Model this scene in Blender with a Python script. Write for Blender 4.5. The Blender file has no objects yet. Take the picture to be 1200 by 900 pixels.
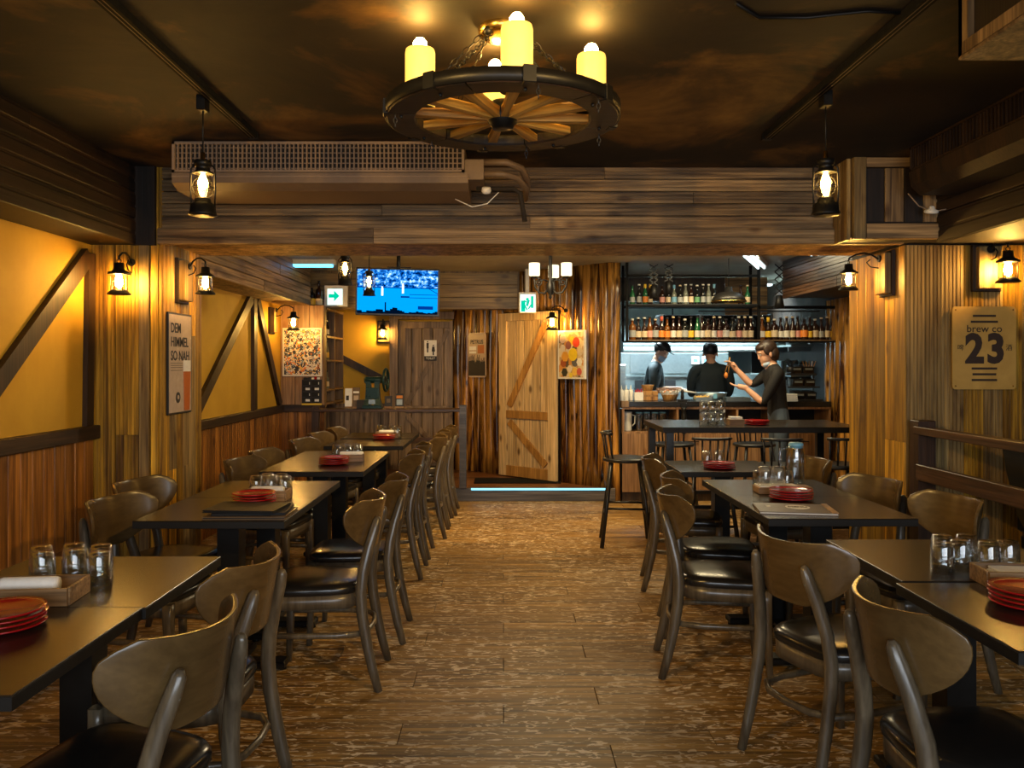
import bpy, bmesh, math, random
import numpy as np
from mathutils import Vector, Matrix
random.seed(7)
PI = math.pi
S = bpy.context.scene
COL = S.collection

# ---------------------------------------------------------------- camera
cam_d = bpy.data.cameras.new('camera'); cam = bpy.data.objects.new('camera', cam_d); COL.objects.link(cam)
cam.location = (0, 0, 1.43); cam.rotation_euler = (PI/2, 0, 0)
cam_d.sensor_width = 36.0; cam_d.lens = 36.0*950/1200
cam_d.shift_x = 10/1200; cam_d.shift_y = -24/1200
cam_d.clip_start = 0.05
S.camera = cam
# ---------------------------------------------------------------- view + world
S.view_settings.view_transform = 'Standard'; S.view_settings.look = 'None'
S.view_settings.gamma = 1.0; S.view_settings.use_curve_mapping = False
S.view_settings.exposure = 0.9
W = bpy.data.worlds.new('world'); S.world = W; W.use_nodes = True
W.node_tree.nodes['Background'].inputs[0].default_value = (0.45, 0.5, 0.6, 1)
W.node_tree.nodes['Background'].inputs[1].default_value = 0.008
S.cycles.use_denoising = True
S.cycles.max_bounces = 7; S.cycles.transparent_max_bounces = 16
S.cycles.sample_clamp_indirect = 4.0
# ---------------------------------------------------------------- large lights
def area(name, loc, rot, sx, sy, power, col):
    l = bpy.data.lights.new(name, 'AREA'); l.shape = 'RECTANGLE'; l.size = sx; l.size_y = sy
    l.energy = power; l.color = col
    o = bpy.data.objects.new(name, l); COL.objects.link(o); o.location = loc; o.rotation_euler = rot
    return o
LAMP = 1.0
area('street_window_daylight', (0.6, -1.9, 1.45), (PI/2-.42, 0, 0), 4.2, 1.4, 50, (0.84, 0.92, 1.0)).data.spread = math.radians(140)
area('kitchen_fluorescent_light', (2.4, 10.3, 2.42), (0, 0, 0), 2.2, 0.5, 130, (0.74, 0.95, 1.0)).data.spread = math.radians(115)
area('back_hall_fluorescent_light', (2.0, 7.6, 2.44), (0, 0, 0), 1.2, 0.15, 26, (1.0, 0.80, 0.45))
for (x, y, p) in ((-1.3, 0.4, 4), (1.35, 0.4, 4)):          # the lanterns that hang behind the camera
    l = bpy.data.lights.new('lantern_behind_camera', 'POINT'); l.energy = p; l.color = (1, .54, .14); l.shadow_soft_size = .05
    o = bpy.data.objects.new('lantern_behind_camera', l); COL.objects.link(o); o.location = (x, y, 2.15)
def point(name, loc, p, r=.04, c=(1, .54, .14)):
    l = bpy.data.lights.new(name, 'POINT'); l.energy = p; l.color = c; l.shadow_soft_size = r
    o = bpy.data.objects.new(name, l); COL.objects.link(o); o.location = loc
# unseen spots, added to warm and brighten the pillars, tables and aisle
def spot(name, loc, aim, p, size=58, c=(1, .60, .17)):
    l = bpy.data.lights.new(name, 'SPOT'); l.energy = p; l.color = c; l.spot_size = math.radians(size); l.spot_blend = .8; l.shadow_soft_size = .04
    o = bpy.data.objects.new(name, l); COL.objects.link(o); o.location = loc
    o.rotation_euler = (Vector(aim)-Vector(loc)).to_track_quat('-Z', 'Y').to_euler()
spot('added_spot_towards_golden_pillar', (-1.265, .9, 2.45), (2.35, 5.3, .95), 110)
spot('added_spot_towards_poster_pillar', (1.34, .9, 2.45), (-2.1, 4.9, .95), 110)
spot('added_spot_over_aisle', (-.2, 6.2, 2.42), (0.1, 7.9, .3), 70, 100)

# ================================================================ helpers
class MB:
    def __init__(s): s.v = []; s.f = []; s.m = []; s.sm = []
    def add(s, vs, fs, mi=0, smooth=False):
        n = len(s.v); s.v += [tuple(v) for v in vs]
        for f in fs: s.f.append([i+n for i in f]); s.m.append(mi); s.sm.append(smooth)
        return s
    def box(s, c, d, mi=0, R=None):
        x, y, z = d[0]/2, d[1]/2, d[2]/2
        vs = [Vector((a*x, b*y, e*z)) for e in (-1, 1) for b in (-1, 1) for a in (-1, 1)]
        if R is not None: vs = [R @ v for v in vs]
        c = Vector(c)
        return s.add([v+c for v in vs], [(0,2,3,1),(4,5,7,6),(0,1,5,4),(2,6,7,3),(0,4,6,2),(1,3,7,5)], mi)
    def bb(s, x0, x1, y0, y1, z0, z1, mi=0):
        return s.box(((x0+x1)/2, (y0+y1)/2, (z0+z1)/2), (abs(x1-x0), abs(y1-y0), abs(z1-z0)), mi)
    def bbx(s, x0, x1, y0, y1, z0, z1, b=.004, mi=0):        # box with chamfered vertical + top edges
        xs = ((x0, y0), (x1, y0), (x1, y1), (x0, y1))
        out = []
        for (ins, z) in ((b, z0), (0, z0+b), (0, z1-b), (b, z1)):
            c = [(x0+ins, y0+ins), (x1-ins, y0+ins), (x1-ins, y1-ins), (x0+ins, y1-ins)]
            out.append([(x, y, z) for x, y in c])
        return s.loft(out, mi, False)
    def loft(s, rings, mi=0, smooth=True, cap=True):
        n = len(rings[0]); vs = [p for r in rings for p in r]; fs = []
        for i in range(len(rings)-1):
            for j in range(n):
                a = i*n+j; b = i*n+(j+1) % n
                fs.append((a, b, b+n, a+n))
        s.add(vs, fs, mi, smooth)
        if cap:
            k = len(s.v)-len(vs)
            s.f.append([k+j for j in range(n)][::-1]); s.m.append(mi); s.sm.append(False)
            s.f.append([k+len(vs)-n+j for j in range(n)]); s.m.append(mi); s.sm.append(False)
        return s
    def lathe(s, prof, n=16, c=(0, 0, 0), mi=0, smooth=True, cap=True, R=None):
        rings = []
        for r, z in prof:
            ring = [Vector((r*math.cos(2*PI*j/n), r*math.sin(2*PI*j/n), z)) for j in range(n)]
            if R is not None: ring = [R @ p for p in ring]
            rings.append([tuple(p+Vector(c)) for p in ring])
        return s.loft(rings, mi, smooth, cap)
    def tube(s, pts, r, n=8, mi=0, closed=False, sq=1.0, up=None):
        P = [Vector(p) for p in pts]; k = len(P)
        if not hasattr(r, '__len__'): r = [r]*k
        rings = []; prev = None
        for i in range(k):
            if closed: t = P[(i+1) % k]-P[i-1]
            else: t = P[min(i+1, k-1)]-P[max(i-1, 0)]
            t.normalize()
            u = Vector(up) if up else (prev if prev is not None else (Vector((0, 0, 1)) if abs(t.z) < .9 else Vector((1, 0, 0))))
            a = t.cross(u)
            if a.length < 1e-5: a = t.cross(Vector((.3, 1, .2)))
            a.normalize(); b = a.cross(t); b.normalize(); prev = b
            rings.append([tuple(P[i]+a*(r[i]*math.cos(2*PI*j/n+PI/n))+b*(r[i]*sq*math.sin(2*PI*j/n+PI/n))) for j in range(n)])
        if closed:
            rings.append(rings[0]); return s.loft(rings, mi, n > 4, False)
        return s.loft(rings, mi, n > 4, True)
    def ball(s, c, r, n=10, mi=0, sc=(1, 1, 1)):
        k = max(4, n//2); prof = []
        rings = []
        for i in range(k+1):
            a = -PI/2+PI*i/k; rr = max(r*math.cos(a), r*.02)
            rings.append([(c[0]+sc[0]*rr*math.cos(2*PI*j/n), c[1]+sc[1]*rr*math.sin(2*PI*j/n), c[2]+sc[2]*r*math.sin(a)) for j in range(n)])
        return s.loft(rings, mi, True, True)
    def mesh(s, name, mats):
        me = bpy.data.meshes.new(name); me.from_pydata(s.v, [], s.f)
        for m in (mats if isinstance(mats, (list, tuple)) else [mats]): me.materials.append(m)
        me.polygons.foreach_set('material_index', s.m); me.polygons.foreach_set('use_smooth', s.sm)
        bm = bmesh.new(); bm.from_mesh(me); bmesh.ops.recalc_face_normals(bm, faces=bm.faces); bm.to_mesh(me); bm.free()
        me.update(); return me
    def build(s, name, mats, parent=None, loc=(0, 0, 0), rot=(0, 0, 0)):
        return link(name, s.mesh(name, mats), parent, loc, rot)
def link(name, me, parent=None, loc=(0, 0, 0), rot=(0, 0, 0)):
    o = bpy.data.objects.new(name, me); COL.objects.link(o); o.location = loc; o.rotation_euler = rot
    if parent is not None: o.parent = parent
    return o
def thing(name, label, cat, loc=(0, 0, 0), rz=0, group=None, rot=None):
    o = bpy.data.objects.new(name, None); COL.objects.link(o); o.empty_display_size = .05
    o.location = loc; o.rotation_euler = rot if rot else (0, 0, rz); o['label'] = label; o['category'] = cat
    if group: o['group'] = group
    return o
def tag(o, label, cat, group=None):
    o['label'] = label; o['category'] = cat
    if group: o['group'] = group
    return o
def struct(name, mb, m, loc=(0, 0, 0)):
    o = mb.build(name, m, None, loc); o['kind'] = 'structure'; return o
def copy_tree(o, parent=None):
    c = o.copy(); COL.objects.link(c); c.parent = parent
    for ch in KIDS.get(o.name, []): copy_tree_k(ch, c)
    return c
def copy_tree_k(ch, p):
    d = ch.copy(); COL.objects.link(d); d.parent = p
    for g in KIDS.get(ch.name, []): copy_tree_k(g, d)
KIDS = {}
def snapshot(o):
    KIDS[o.name] = [c for c in COL.objects if c.parent is o]
    for c in KIDS[o.name]: snapshot(c)
def place(proto, flag, loc, rz, label, group=None):
    if proto.name not in KIDS: snapshot(proto)
    o = proto if not flag.get(proto.name) else copy_tree(proto)
    flag[proto.name] = True
    o.location = loc; o.rotation_euler = (0, 0, rz); o['label'] = label
    if group: o['group'] = group
    return o
USED = {}
ORD = ('zeroth first second third fourth fifth sixth seventh eighth ninth tenth eleventh twelfth thirteenth fourteenth fifteenth sixteenth '
       'seventeenth eighteenth nineteenth twentieth').split()
ORD += ['twenty-'+w for w in 'first second third fourth fifth sixth seventh eighth ninth'.split()]+['thirtieth']+['thirty-'+w for w in 'first second third fourth fifth sixth'.split()]
def at(px, py, Y): return Vector(((px-590)/950*Y, Y, 1.43-(py-426)/950*Y))

# ================================================================ materials
def mat(name, col=(.5, .5, .5), rough=.5, metal=0.0, emit=None, es=0.0, spec=.5):
    m = bpy.data.materials.new(name); m.use_nodes = True
    b = m.node_tree.nodes['Principled BSDF']
    b.inputs['Base Color'].default_value = (*col, 1); b.inputs['Roughness'].default_value = rough; b.inputs['Metallic'].default_value = metal
    b.inputs['Specular IOR Level'].default_value = spec
    if emit: b.inputs['Emission Color'].default_value = (*emit, 1); b.inputs['Emission Strength'].default_value = es
    # every plain material gets a faint procedural mottling
    nt = m.node_tree; N = nt.nodes; L = nt.links
    tc = N.new('ShaderNodeTexCoord'); no = N.new('ShaderNodeTexNoise'); no.inputs['Scale'].default_value = 35; no.inputs['Detail'].default_value = 4
    L.new(tc.outputs['Object'], no.inputs['Vector'])
    mx = N.new('ShaderNodeMix'); mx.data_type = 'RGBA'; mx.inputs[6].default_value = (*[c*.82 for c in col], 1); mx.inputs[7].default_value = (*[min(1, c*1.15) for c in col], 1)
    L.new(no.outputs['Fac'], mx.inputs[0]); L.new(mx.outputs[2], b.inputs['Base Color'])
    mr = N.new('ShaderNodeMapRange'); mr.inputs[3].default_value = rough*.85; mr.inputs[4].default_value = min(1, rough*1.2)
    L.new(no.outputs['Fac'], mr.inputs[0]); L.new(mr.outputs[0], b.inputs['Roughness'])
    return m
def emat(name, col, s):
    m = bpy.data.materials.new(name); m.use_nodes = True; nt = m.node_tree; nt.nodes.clear()
    e = nt.nodes.new('ShaderNodeEmission'); e.inputs[0].default_value = (*col, 1); e.inputs[1].default_value = s
    o = nt.nodes.new('ShaderNodeOutputMaterial'); nt.links.new(e.outputs[0], o.inputs[0]); return m
def ramp(N, stops):
    r = N.new('ShaderNodeValToRGB'); e = r.color_ramp.elements
    while len(e) < len(stops): e.new(.5)
    for i, (p, c) in enumerate(stops): e[i].position = p; e[i].color = (*c, 1)
    return r
def wood(name, dark, light, rough=.5, along=.9, across=13, axis=2, knots=.55, bump=.25, fine=90, var=.35, lo=.35, hi=.68, spec=.5, fs=.6):
    m = bpy.data.materials.new(name); m.use_nodes = True; nt = m.node_tree; N = nt.nodes; L = nt.links
    b = N['Principled BSDF']; b.inputs['Roughness'].default_value = rough; b.inputs['Specular IOR Level'].default_value = spec
    tc = N.new('ShaderNodeTexCoord'); oi = N.new('ShaderNodeObjectInfo')
    mul = N.new('ShaderNodeMath'); mul.operation = 'MULTIPLY'; mul.inputs[1].default_value = 57.0; L.new(oi.outputs['Random'], mul.inputs[0])
    va = N.new('ShaderNodeVectorMath'); va.operation = 'ADD'; L.new(tc.outputs['Object'], va.inputs[0]); L.new(mul.outputs[0], va.inputs[1])
    def mp(a, c):
        k = N.new('ShaderNodeMapping'); s = [c, c, c]; s[axis] = a; k.inputs['Scale'].default_value = s; L.new(va.outputs[0], k.inputs['Vector']); return k
    m1 = mp(along, across); n1 = N.new('ShaderNodeTexNoise'); n1.inputs['Scale'].default_value = 1; n1.inputs['Detail'].default_value = 5; n1.inputs['Roughness'].default_value = .62; n1.inputs['Distortion'].default_value = .7
    L.new(m1.outputs[0], n1.inputs['Vector'])
    r1 = ramp(N, [(lo, dark), (hi, light)]); L.new(n1.outputs['Fac'], r1.inputs[0])
    m2 = mp(along*2.5, fine); n2 = N.new('ShaderNodeTexNoise'); n2.inputs['Scale'].default_value = 1; n2.inputs['Detail'].default_value = 3
    L.new(m2.outputs[0], n2.inputs['Vector'])
    r2 = ramp(N, [(.38, (.38, .36, .34)), (.58, (1.15, 1.15, 1.15))]); L.new(n2.outputs['Fac'], r2.inputs[0])
    x1 = N.new('ShaderNodeMix'); x1.data_type = 'RGBA'; x1.blend_type = 'MULTIPLY'; x1.inputs[0].default_value = fs
    L.new(r1.outputs[0], x1.inputs[6]); L.new(r2.outputs[0], x1.inputs[7])
    last = x1.outputs[2]
    if knots > 0:
        m3 = mp(3.2, 6.5); vo = N.new('ShaderNodeTexVoronoi'); vo.inputs['Scale'].default_value = 1; L.new(m3.outputs[0], vo.inputs['Vector'])
        r3 = ramp(N, [(.07, (1-knots, (1-knots)*.8, (1-knots)*.6)), (.19, (1, 1, 1))]); L.new(vo.outputs['Distance'], r3.inputs[0])
        x2 = N.new('ShaderNodeMix'); x2.data_type = 'RGBA'; x2.blend_type = 'MULTIPLY'; x2.inputs[0].default_value = 1
        L.new(last, x2.inputs[6]); L.new(r3.outputs[0], x2.inputs[7]); last = x2.outputs[2]
    hs = N.new('ShaderNodeHueSaturation'); mr = N.new('ShaderNodeMapRange'); mr.inputs[3].default_value = 1-var; mr.inputs[4].default_value = 1+var
    L.new(oi.outputs['Random'], mr.inputs[0]); L.new(mr.outputs[0], hs.inputs['Value']); L.new(last, hs.inputs['Color']); L.new(hs.outputs[0], b.inputs['Base Color'])
    bp = N.new('ShaderNodeBump'); bp.inputs['Strength'].default_value = bump; bp.inputs['Distance'].default_value = .004
    L.new(n2.outputs['Fac'], bp.inputs['Height']); L.new(bp.outputs[0], b.inputs['Normal'])
    return m
def glass(name, tint=(.95, .97, .97), refl=.9, rough=.02, ior=1.35):
    m = bpy.data.materials.new(name); m.use_nodes = True; nt = m.node_tree; N = nt.nodes; L = nt.links; N.clear()
    t = N.new('ShaderNodeBsdfTransparent'); t.inputs[0].default_value = (*tint, 1)
    g = N.new('ShaderNodeBsdfGlossy'); g.inputs['Color'].default_value = (refl, refl, refl, 1); g.inputs['Roughness'].default_value = rough
    lw = N.new('ShaderNodeLayerWeight'); lw.inputs['Blend'].default_value = ior-1
    mx = N.new('ShaderNodeMixShader'); o = N.new('ShaderNodeOutputMaterial')
    ma = N.new('ShaderNodeMath'); ma.operation = 'MULTIPLY_ADD'; ma.inputs[1].default_value = .75; ma.inputs[2].default_value = .08
    L.new(lw.outputs['Facing'], ma.inputs[0]); L.new(ma.outputs[0], mx.inputs[0]); L.new(t.outputs[0], mx.inputs[1]); L.new(g.outputs[0], mx.inputs[2]); L.new(mx.outputs[0], o.inputs[0])
    return m
def mottled(name, stops, scale=2.0, rough=.8, detail=8, bump=.3, extra=None):
    m = bpy.data.materials.new(name); m.use_nodes = True; nt = m.node_tree; N = nt.nodes; L = nt.links
    b = N['Principled BSDF']; b.inputs['Roughness'].default_value = rough
    tc = N.new('ShaderNodeTexCoord'); n = N.new('ShaderNodeTexNoise'); n.inputs['Scale'].default_value = scale; n.inputs['Detail'].default_value = detail; n.inputs['Roughness'].default_value = .6; n.inputs['Distortion'].default_value = .5
    L.new(tc.outputs['Object'], n.inputs['Vector']); r = ramp(N, stops); L.new(n.outputs['Fac'], r.inputs[0]); L.new(r.outputs[0], b.inputs['Base Color'])
    bp = N.new('ShaderNodeBump'); bp.inputs['Strength'].default_value = bump; bp.inputs['Distance'].default_value = .01; L.new(n.outputs['Fac'], bp.inputs['Height']); L.new(bp.outputs[0], b.inputs['Normal'])
    return m
def collage(name, scale, stops, rough=.35):
    m = bpy.data.materials.new(name); m.use_nodes = True; nt = m.node_tree; N = nt.nodes; L = nt.links
    b = N['Principled BSDF']; b.inputs['Roughness'].default_value = rough
    tc = N.new('ShaderNodeTexCoord'); n = N.new('ShaderNodeTexNoise'); n.inputs['Scale'].default_value = scale*.6
    L.new(tc.outputs['Object'], n.inputs['Vector'])
    mx = N.new('ShaderNodeMix'); mx.data_type = 'RGBA'; mx.inputs[0].default_value = .08; L.new(tc.outputs['Object'], mx.inputs[6]); L.new(n.outputs['Color'], mx.inputs[7])
    v = N.new('ShaderNodeTexVoronoi'); v.inputs['Scale'].default_value = scale; L.new(mx.outputs[2], v.inputs['Vector'])
    sp = N.new('ShaderNodeSeparateColor'); L.new(v.outputs['Color'], sp.inputs[0])
    r = ramp(N, stops); r.color_ramp.interpolation = 'CONSTANT'; L.new(sp.outputs[0], r.inputs[0]); L.new(r.outputs[0], b.inputs['Base Color'])
    return m

M = {}
M['gold'] = wood('golden_board_wood', (.16, .068, .004), (.76, .41, .028), .5)
M['gold2'] = wood('grey_gold_board_wood', (.11, .060, .016), (.38, .25, .085), .5)
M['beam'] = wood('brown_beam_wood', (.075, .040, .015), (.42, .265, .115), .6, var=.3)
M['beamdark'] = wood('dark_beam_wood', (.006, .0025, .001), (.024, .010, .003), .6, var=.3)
M['wains'] = wood('red_brown_wainscot_wood', (.15, .052, .008), (.44, .18, .028), .42)
M['darkrail'] = wood('dark_stained_wood', (.018, .008, .004), (.075, .035, .015), .4)
M['darktrim'] = wood('dark_trim_wood', (.012, .005, .002), (.050, .024, .009), .5)
M['trimx'] = wood('dark_trim_wood_along_y', (.012, .005, .002), (.050, .024, .009), .5, axis=1)
M['railx'] = wood('dark_rail_wood_along_x', (.018, .008, .004), (.075, .035, .015), .4, axis=0)
M['raily'] = wood('dark_rail_wood_along_y', (.018, .008, .004), (.075, .035, .015), .4, axis=1)
M['log'] = wood('varnished_log_wood', (.040, .012, .002), (.56, .27, .05), .25, across=9, knots=.85, var=.35, lo=.40, hi=.60)
M['pine'] = wood('pale_pine_wood', (.46, .30, .13), (.74, .54, .28), .5, var=.15, knots=.75)
M['pinebrace'] = wood('orange_pine_brace', (.30, .14, .03), (.52, .27, .07), .45, var=.1)
M['greydoor'] = wood('weathered_grey_brown_wood', (.085, .055, .034), (.29, .20, .13), .55, var=.2)
M['oak'] = wood('oak_laminate', (.22, .11, .045), (.40, .23, .11), .45, var=.12, knots=.2)
M['shelfoak'] = wood('shelf_laminate', (.13, .08, .04), (.26, .16, .08), .5, var=.12, knots=0)
M['chair'] = wood('grey_brown_chair_wood', (.065, .049, .031), (.135, .105, .065), .28, along=3, across=22, knots=0, bump=.06, var=.12, spec=.6, fs=.3)
M['chairx'] = wood('chair_back_plywood', (.070, .041, .014), (.118, .072, .026), .25, along=1.5, across=9, axis=0, knots=0, bump=.02, fine=60, fs=.15, var=.12, spec=.6)
M['table'] = wood('dark_brown_table_top', (.016, .011, .007), (.032, .022, .013), .26, axis=0, knots=0, bump=.05, var=.1, spec=.45, fs=.3)
M['platform'] = wood('red_brown_platform_boards', (.09, .03, .01), (.22, .09, .03), .35, axis=0)
M['stepface'] = wood('grey_step_face_wood', (.05, .045, .045), (.12, .105, .10), .4, axis=0, knots=.2)
M['spoke'] = wood('amber_spoke_wood', (.34, .15, .02), (.68, .36, .06), .45, axis=0, knots=.2)
M['rim'] = wood('dark_wheel_rim_wood', (.007, .0035, .002), (.034, .016, .007), .5, axis=0, across=30, knots=.3)
M['caddy'] = wood('caddy_wood', (.16, .085, .03), (.33, .20, .09), .5, axis=0, knots=.1)
M['black'] = mat('black_iron', (.007, .0065, .006), .42, .15, spec=.35)
M['blackp'] = mat('black_paint', (.012, .012, .013), .35)
M['leather'] = mat('black_leather', (.012, .011, .010), .22)
M['edge'] = mat('black_table_edge', (.009, .008, .007), .55, spec=.3)
M['plaster'] = mottled('yellow_plaster', [(.3, (.48, .27, .016)), (.7, (.62, .37, .030))], 1.6, .75, 6, .12)
M['ceil'] = mottled('mottled_ceiling_plaster', [(.38, (.004, .002, .001)), (.49, (.016, .008, .002)), (.56, (.10, .046, .006)), (.66, (.24, .125, .022))], 1.3, .7, 9, .35)  # random mottling from near-black brown to amber
M['ceilback'] = mottled('grey_back_ceiling', [(.3, (.25, .22, .17)), (.7, (.40, .36, .28))], 1.5, .8, 5, .1)
M['acmetal'] = mat('beige_brown_sheet_metal', (.20, .135, .085), .45, .1)
M['acdark'] = mat('dark_grille_cavity', (.015, .010, .007), .8)
M['acgr'] = mat('grille_slat_paint', (.26, .18, .12), .5)
M['white'] = mat('white_plastic', (.75, .73, .68), .4)
M['cond'] = mat('track_conductor', (.10, .07, .03), .5, .5)
M['paper'] = mat('white_paper', (.80, .79, .75), .7)
M['red'] = mat('red_glazed_ceramic', (.34, .006, .008), .15)
M['steel'] = mat('brushed_stainless_steel', (.34, .41, .42), .3, .85)
M['steeld'] = mat('darker_stainless_steel', (.25, .30, .32), .35, .8)
M['blue'] = mat('pale_blue_plastic', (.16, .42, .62), .4)
M['tiles'] = mottled('kitchen_wall_tile', [(.3, (.20, .27, .28)), (.7, (.34, .42, .42))], 3, .3, 3, .05)
M['brass'] = mat('brass', (.6, .38, .10), .25, 1)
M['glass'] = glass('clear_glass')
def real_glass(name):
    m = bpy.data.materials.new(name); m.use_nodes = True; nt = m.node_tree; N = nt.nodes; N.clear()
    g = N.new('ShaderNodeBsdfGlass'); g.inputs['IOR'].default_value = 1.45; g.inputs['Roughness'].default_value = .0; g.inputs['Color'].default_value = (.97, .99, .99, 1)
    t = N.new('ShaderNodeBsdfTransparent'); mx = N.new('ShaderNodeMixShader'); mx.inputs[0].default_value = .72
    o = N.new('ShaderNodeOutputMaterial'); nt.links.new(t.outputs[0], mx.inputs[1]); nt.links.new(g.outputs[0], mx.inputs[2]); nt.links.new(mx.outputs[0], o.inputs[0]); return m
M['rglass'] = real_glass('thick_table_glass')
M['globe'] = glass('lamp_globe_glass', (.98, .93, .82), .8, .05, 1.2)
M['bulb'] = emat('glowing_bulb', (1, .56, .13), 330*LAMP)
M['bulbh'] = emat('glowing_pendant_bulb', (1, .58, .14), 60*LAMP)
M['bulbs'] = emat('glowing_small_bulb', (1, .55, .12), 130*LAMP)
M['shade'] = emat('lit_white_lamp_shade', (1, .85, .5), 1.1)
M['tubes'] = emat('cool_fluorescent_tube', (.72, .93, 1.0), 1.8)
M['ledstrip'] = emat('cyan_led_strip', (.25, .80, 1.0), 1.2)
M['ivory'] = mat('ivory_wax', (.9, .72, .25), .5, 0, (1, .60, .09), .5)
M['skin'] = mat('skin', (.62, .34, .22), .5)
M['shirt'] = mat('black_shirt_cloth', (.006, .0055, .006), .8)
M['tee'] = mat('dark_teal_shirt_cloth', (.020, .034, .042), .75)
M['jeans'] = mat('grey_blue_jeans_cloth', (.07, .10, .14), .8)
M['hair'] = mat('dark_brown_hair', (.03, .016, .010), .45)
M['hairb'] = mat('black_hair', (.010, .009, .009), .45)
M['mask'] = mat('pale_blue_face_mask', (.34, .46, .62), .7)
M['menu'] = mat('black_menu_cover', (.008, .008, .009), .5, spec=.2)
M['menub'] = mat('brown_printed_menu_cover', (.12, .075, .035), .35)
M['green'] = mat('dark_green_cast_iron', (.008, .035, .035), .28, .3)
M['ink'] = mat('dark_brown_ink', (.035, .018, .010), .6)
M['inkb'] = mat('black_ink', (.015, .014, .018), .6)
M['sign23'] = mottled('ochre_sign_board', [(.3, (.42, .25, .055)), (.7, (.58, .36, .09))], 5, .45, 6, .03)
M['poster'] = mat('beige_poster_paper', (.52, .42, .34), .25)
M['tinsign'] = mat('tan_tin_sign', (.48, .36, .26), .35)
M['beer'] = mat('amber_beer_print', (.50, .12, .02), .3)
M['ginger'] = mat('fried_food_orange', (.60, .20, .03), .6)
M['basket'] = wood('woven_basket', (.22, .10, .03), (.45, .25, .08), .6, knots=0)
M['brownglass'] = glass('brown_bottle_glass', (.30, .12, .03), .5)
M['rubbermat'] = mat('black_rubber_mat', (.006, .006, .006), .8, spec=.15)
# floor: vinyl planks with random pale flecks
def floor_mat():
    m = wood('flecked_vinyl_plank', (.12, .060, .014), (.50, .275, .062), .48, along=.9, across=26, axis=0, knots=0, bump=.15, fine=120, var=.10, spec=.5)
    nt = m.node_tree; N = nt.nodes; L = nt.links; b = N['Principled BSDF']
    src = b.inputs['Base Color'].links[0].from_socket
    geo = N.new('ShaderNodeNewGeometry')
    mp = N.new('ShaderNodeMapping'); mp.inputs['Scale'].default_value = (13, 34, 1); L.new(geo.outputs['Position'], mp.inputs['Vector'])
    n = N.new('ShaderNodeTexNoise'); n.inputs['Scale'].default_value = 1; n.inputs['Detail'].default_value = 4; n.inputs['Distortion'].default_value = 1.6; L.new(mp.outputs[0], n.inputs['Vector'])
    r = ramp(N, [(.555, (0, 0, 0)), (.60, (1, 1, 1))]); L.new(n.outputs['Fac'], r.inputs[0])
    mp2 = N.new('ShaderNodeMapping'); mp2.inputs['Scale'].default_value = (1.1, .8, 1); L.new(geo.outputs['Position'], mp2.inputs['Vector'])
    n2 = N.new('ShaderNodeTexNoise'); n2.inputs['Scale'].default_value = 1.2; n2.inputs['Detail'].default_value = 2; L.new(mp2.outputs[0], n2.inputs['Vector'])
    r2 = ramp(N, [(.35, (.2, .2, .2)), (.55, (1, 1, 1))]); L.new(n2.outputs['Fac'], r2.inputs[0])
    mu = N.new('ShaderNodeMath'); mu.operation = 'MULTIPLY'; L.new(r.outputs[0], mu.inputs[0]); L.new(r2.outputs[0], mu.inputs[1])
    mx = N.new('ShaderNodeMix'); mx.data_type = 'RGBA'; mx.inputs[7].default_value = (.74, .58, .37, 1); L.new(mu.outputs[0], mx.inputs[0]); L.new(src, mx.inputs[6])
    L.new(mx.outputs[2], b.inputs['Base Color'])
    return m
M['floor'] = floor_mat()

# ================================================================ board helpers (length on Z, width on X, face to -Y)
_bc = {}
def board_mesh(w, h, t, fl, m, key):
    k = (round(w, 3), round(h, 3), round(t, 3), fl, key)
    if k in _bc: return _bc[k]
    mb = MB(); pts = [(-w/2, 0)]
    e = .003
    if fl <= 1:
        pts += [(-w/2, -t+e*1.4), (-w/2+e, -t), (w/2-e, -t), (w/2, -t+e*1.4)]
    else:
        s = w/fl
        for i in range(fl):
            x0 = -w/2+i*s
            pts += [(x0, -t+.005), (x0+s*.12, -t+.005), (x0+s*.22, -t), (x0+s*.92, -t), (x0+s*.98, -t+.005)]
    pts += [(w/2, 0)]
    mb.loft([[(x, y, 0) for x, y in pts], [(x, y, h) for x, y in pts]], 0, False)
    me = mb.mesh('board', m); _bc[k] = me; return me
def boards(parent, org, th, width, z0, z1, bw, fl, mats, t=.02, split=0, name='board', jit=.003, gap=.003):
    n = max(1, round(width/bw)); s = width/n; dx, dy = math.cos(th), math.sin(th); nx, ny = math.sin(th), -math.cos(th)
    rn = random.Random(int(org[0]*100+org[1]*10+z0*7))
    for i in range(n):
        u = (i+.5)*s; j = rn.random()*jit
        cuts = [z0, z1]
        if split and rn.random() < split and z1-z0 > .8: cuts = [z0, z0+(z1-z0)*rn.choice((.3, .45, .62)), z1]
        for a, b in zip(cuts, cuts[1:]):
            mk = rn.choice(mats)
            me = board_mesh(s-gap, b-a-.002, t, fl, M[mk], mk)
            link(name, me, parent, (org[0]+dx*u+nx*(j+.001), org[1]+dy*u+ny*(j+.001), a), (0, 0, th))
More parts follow.
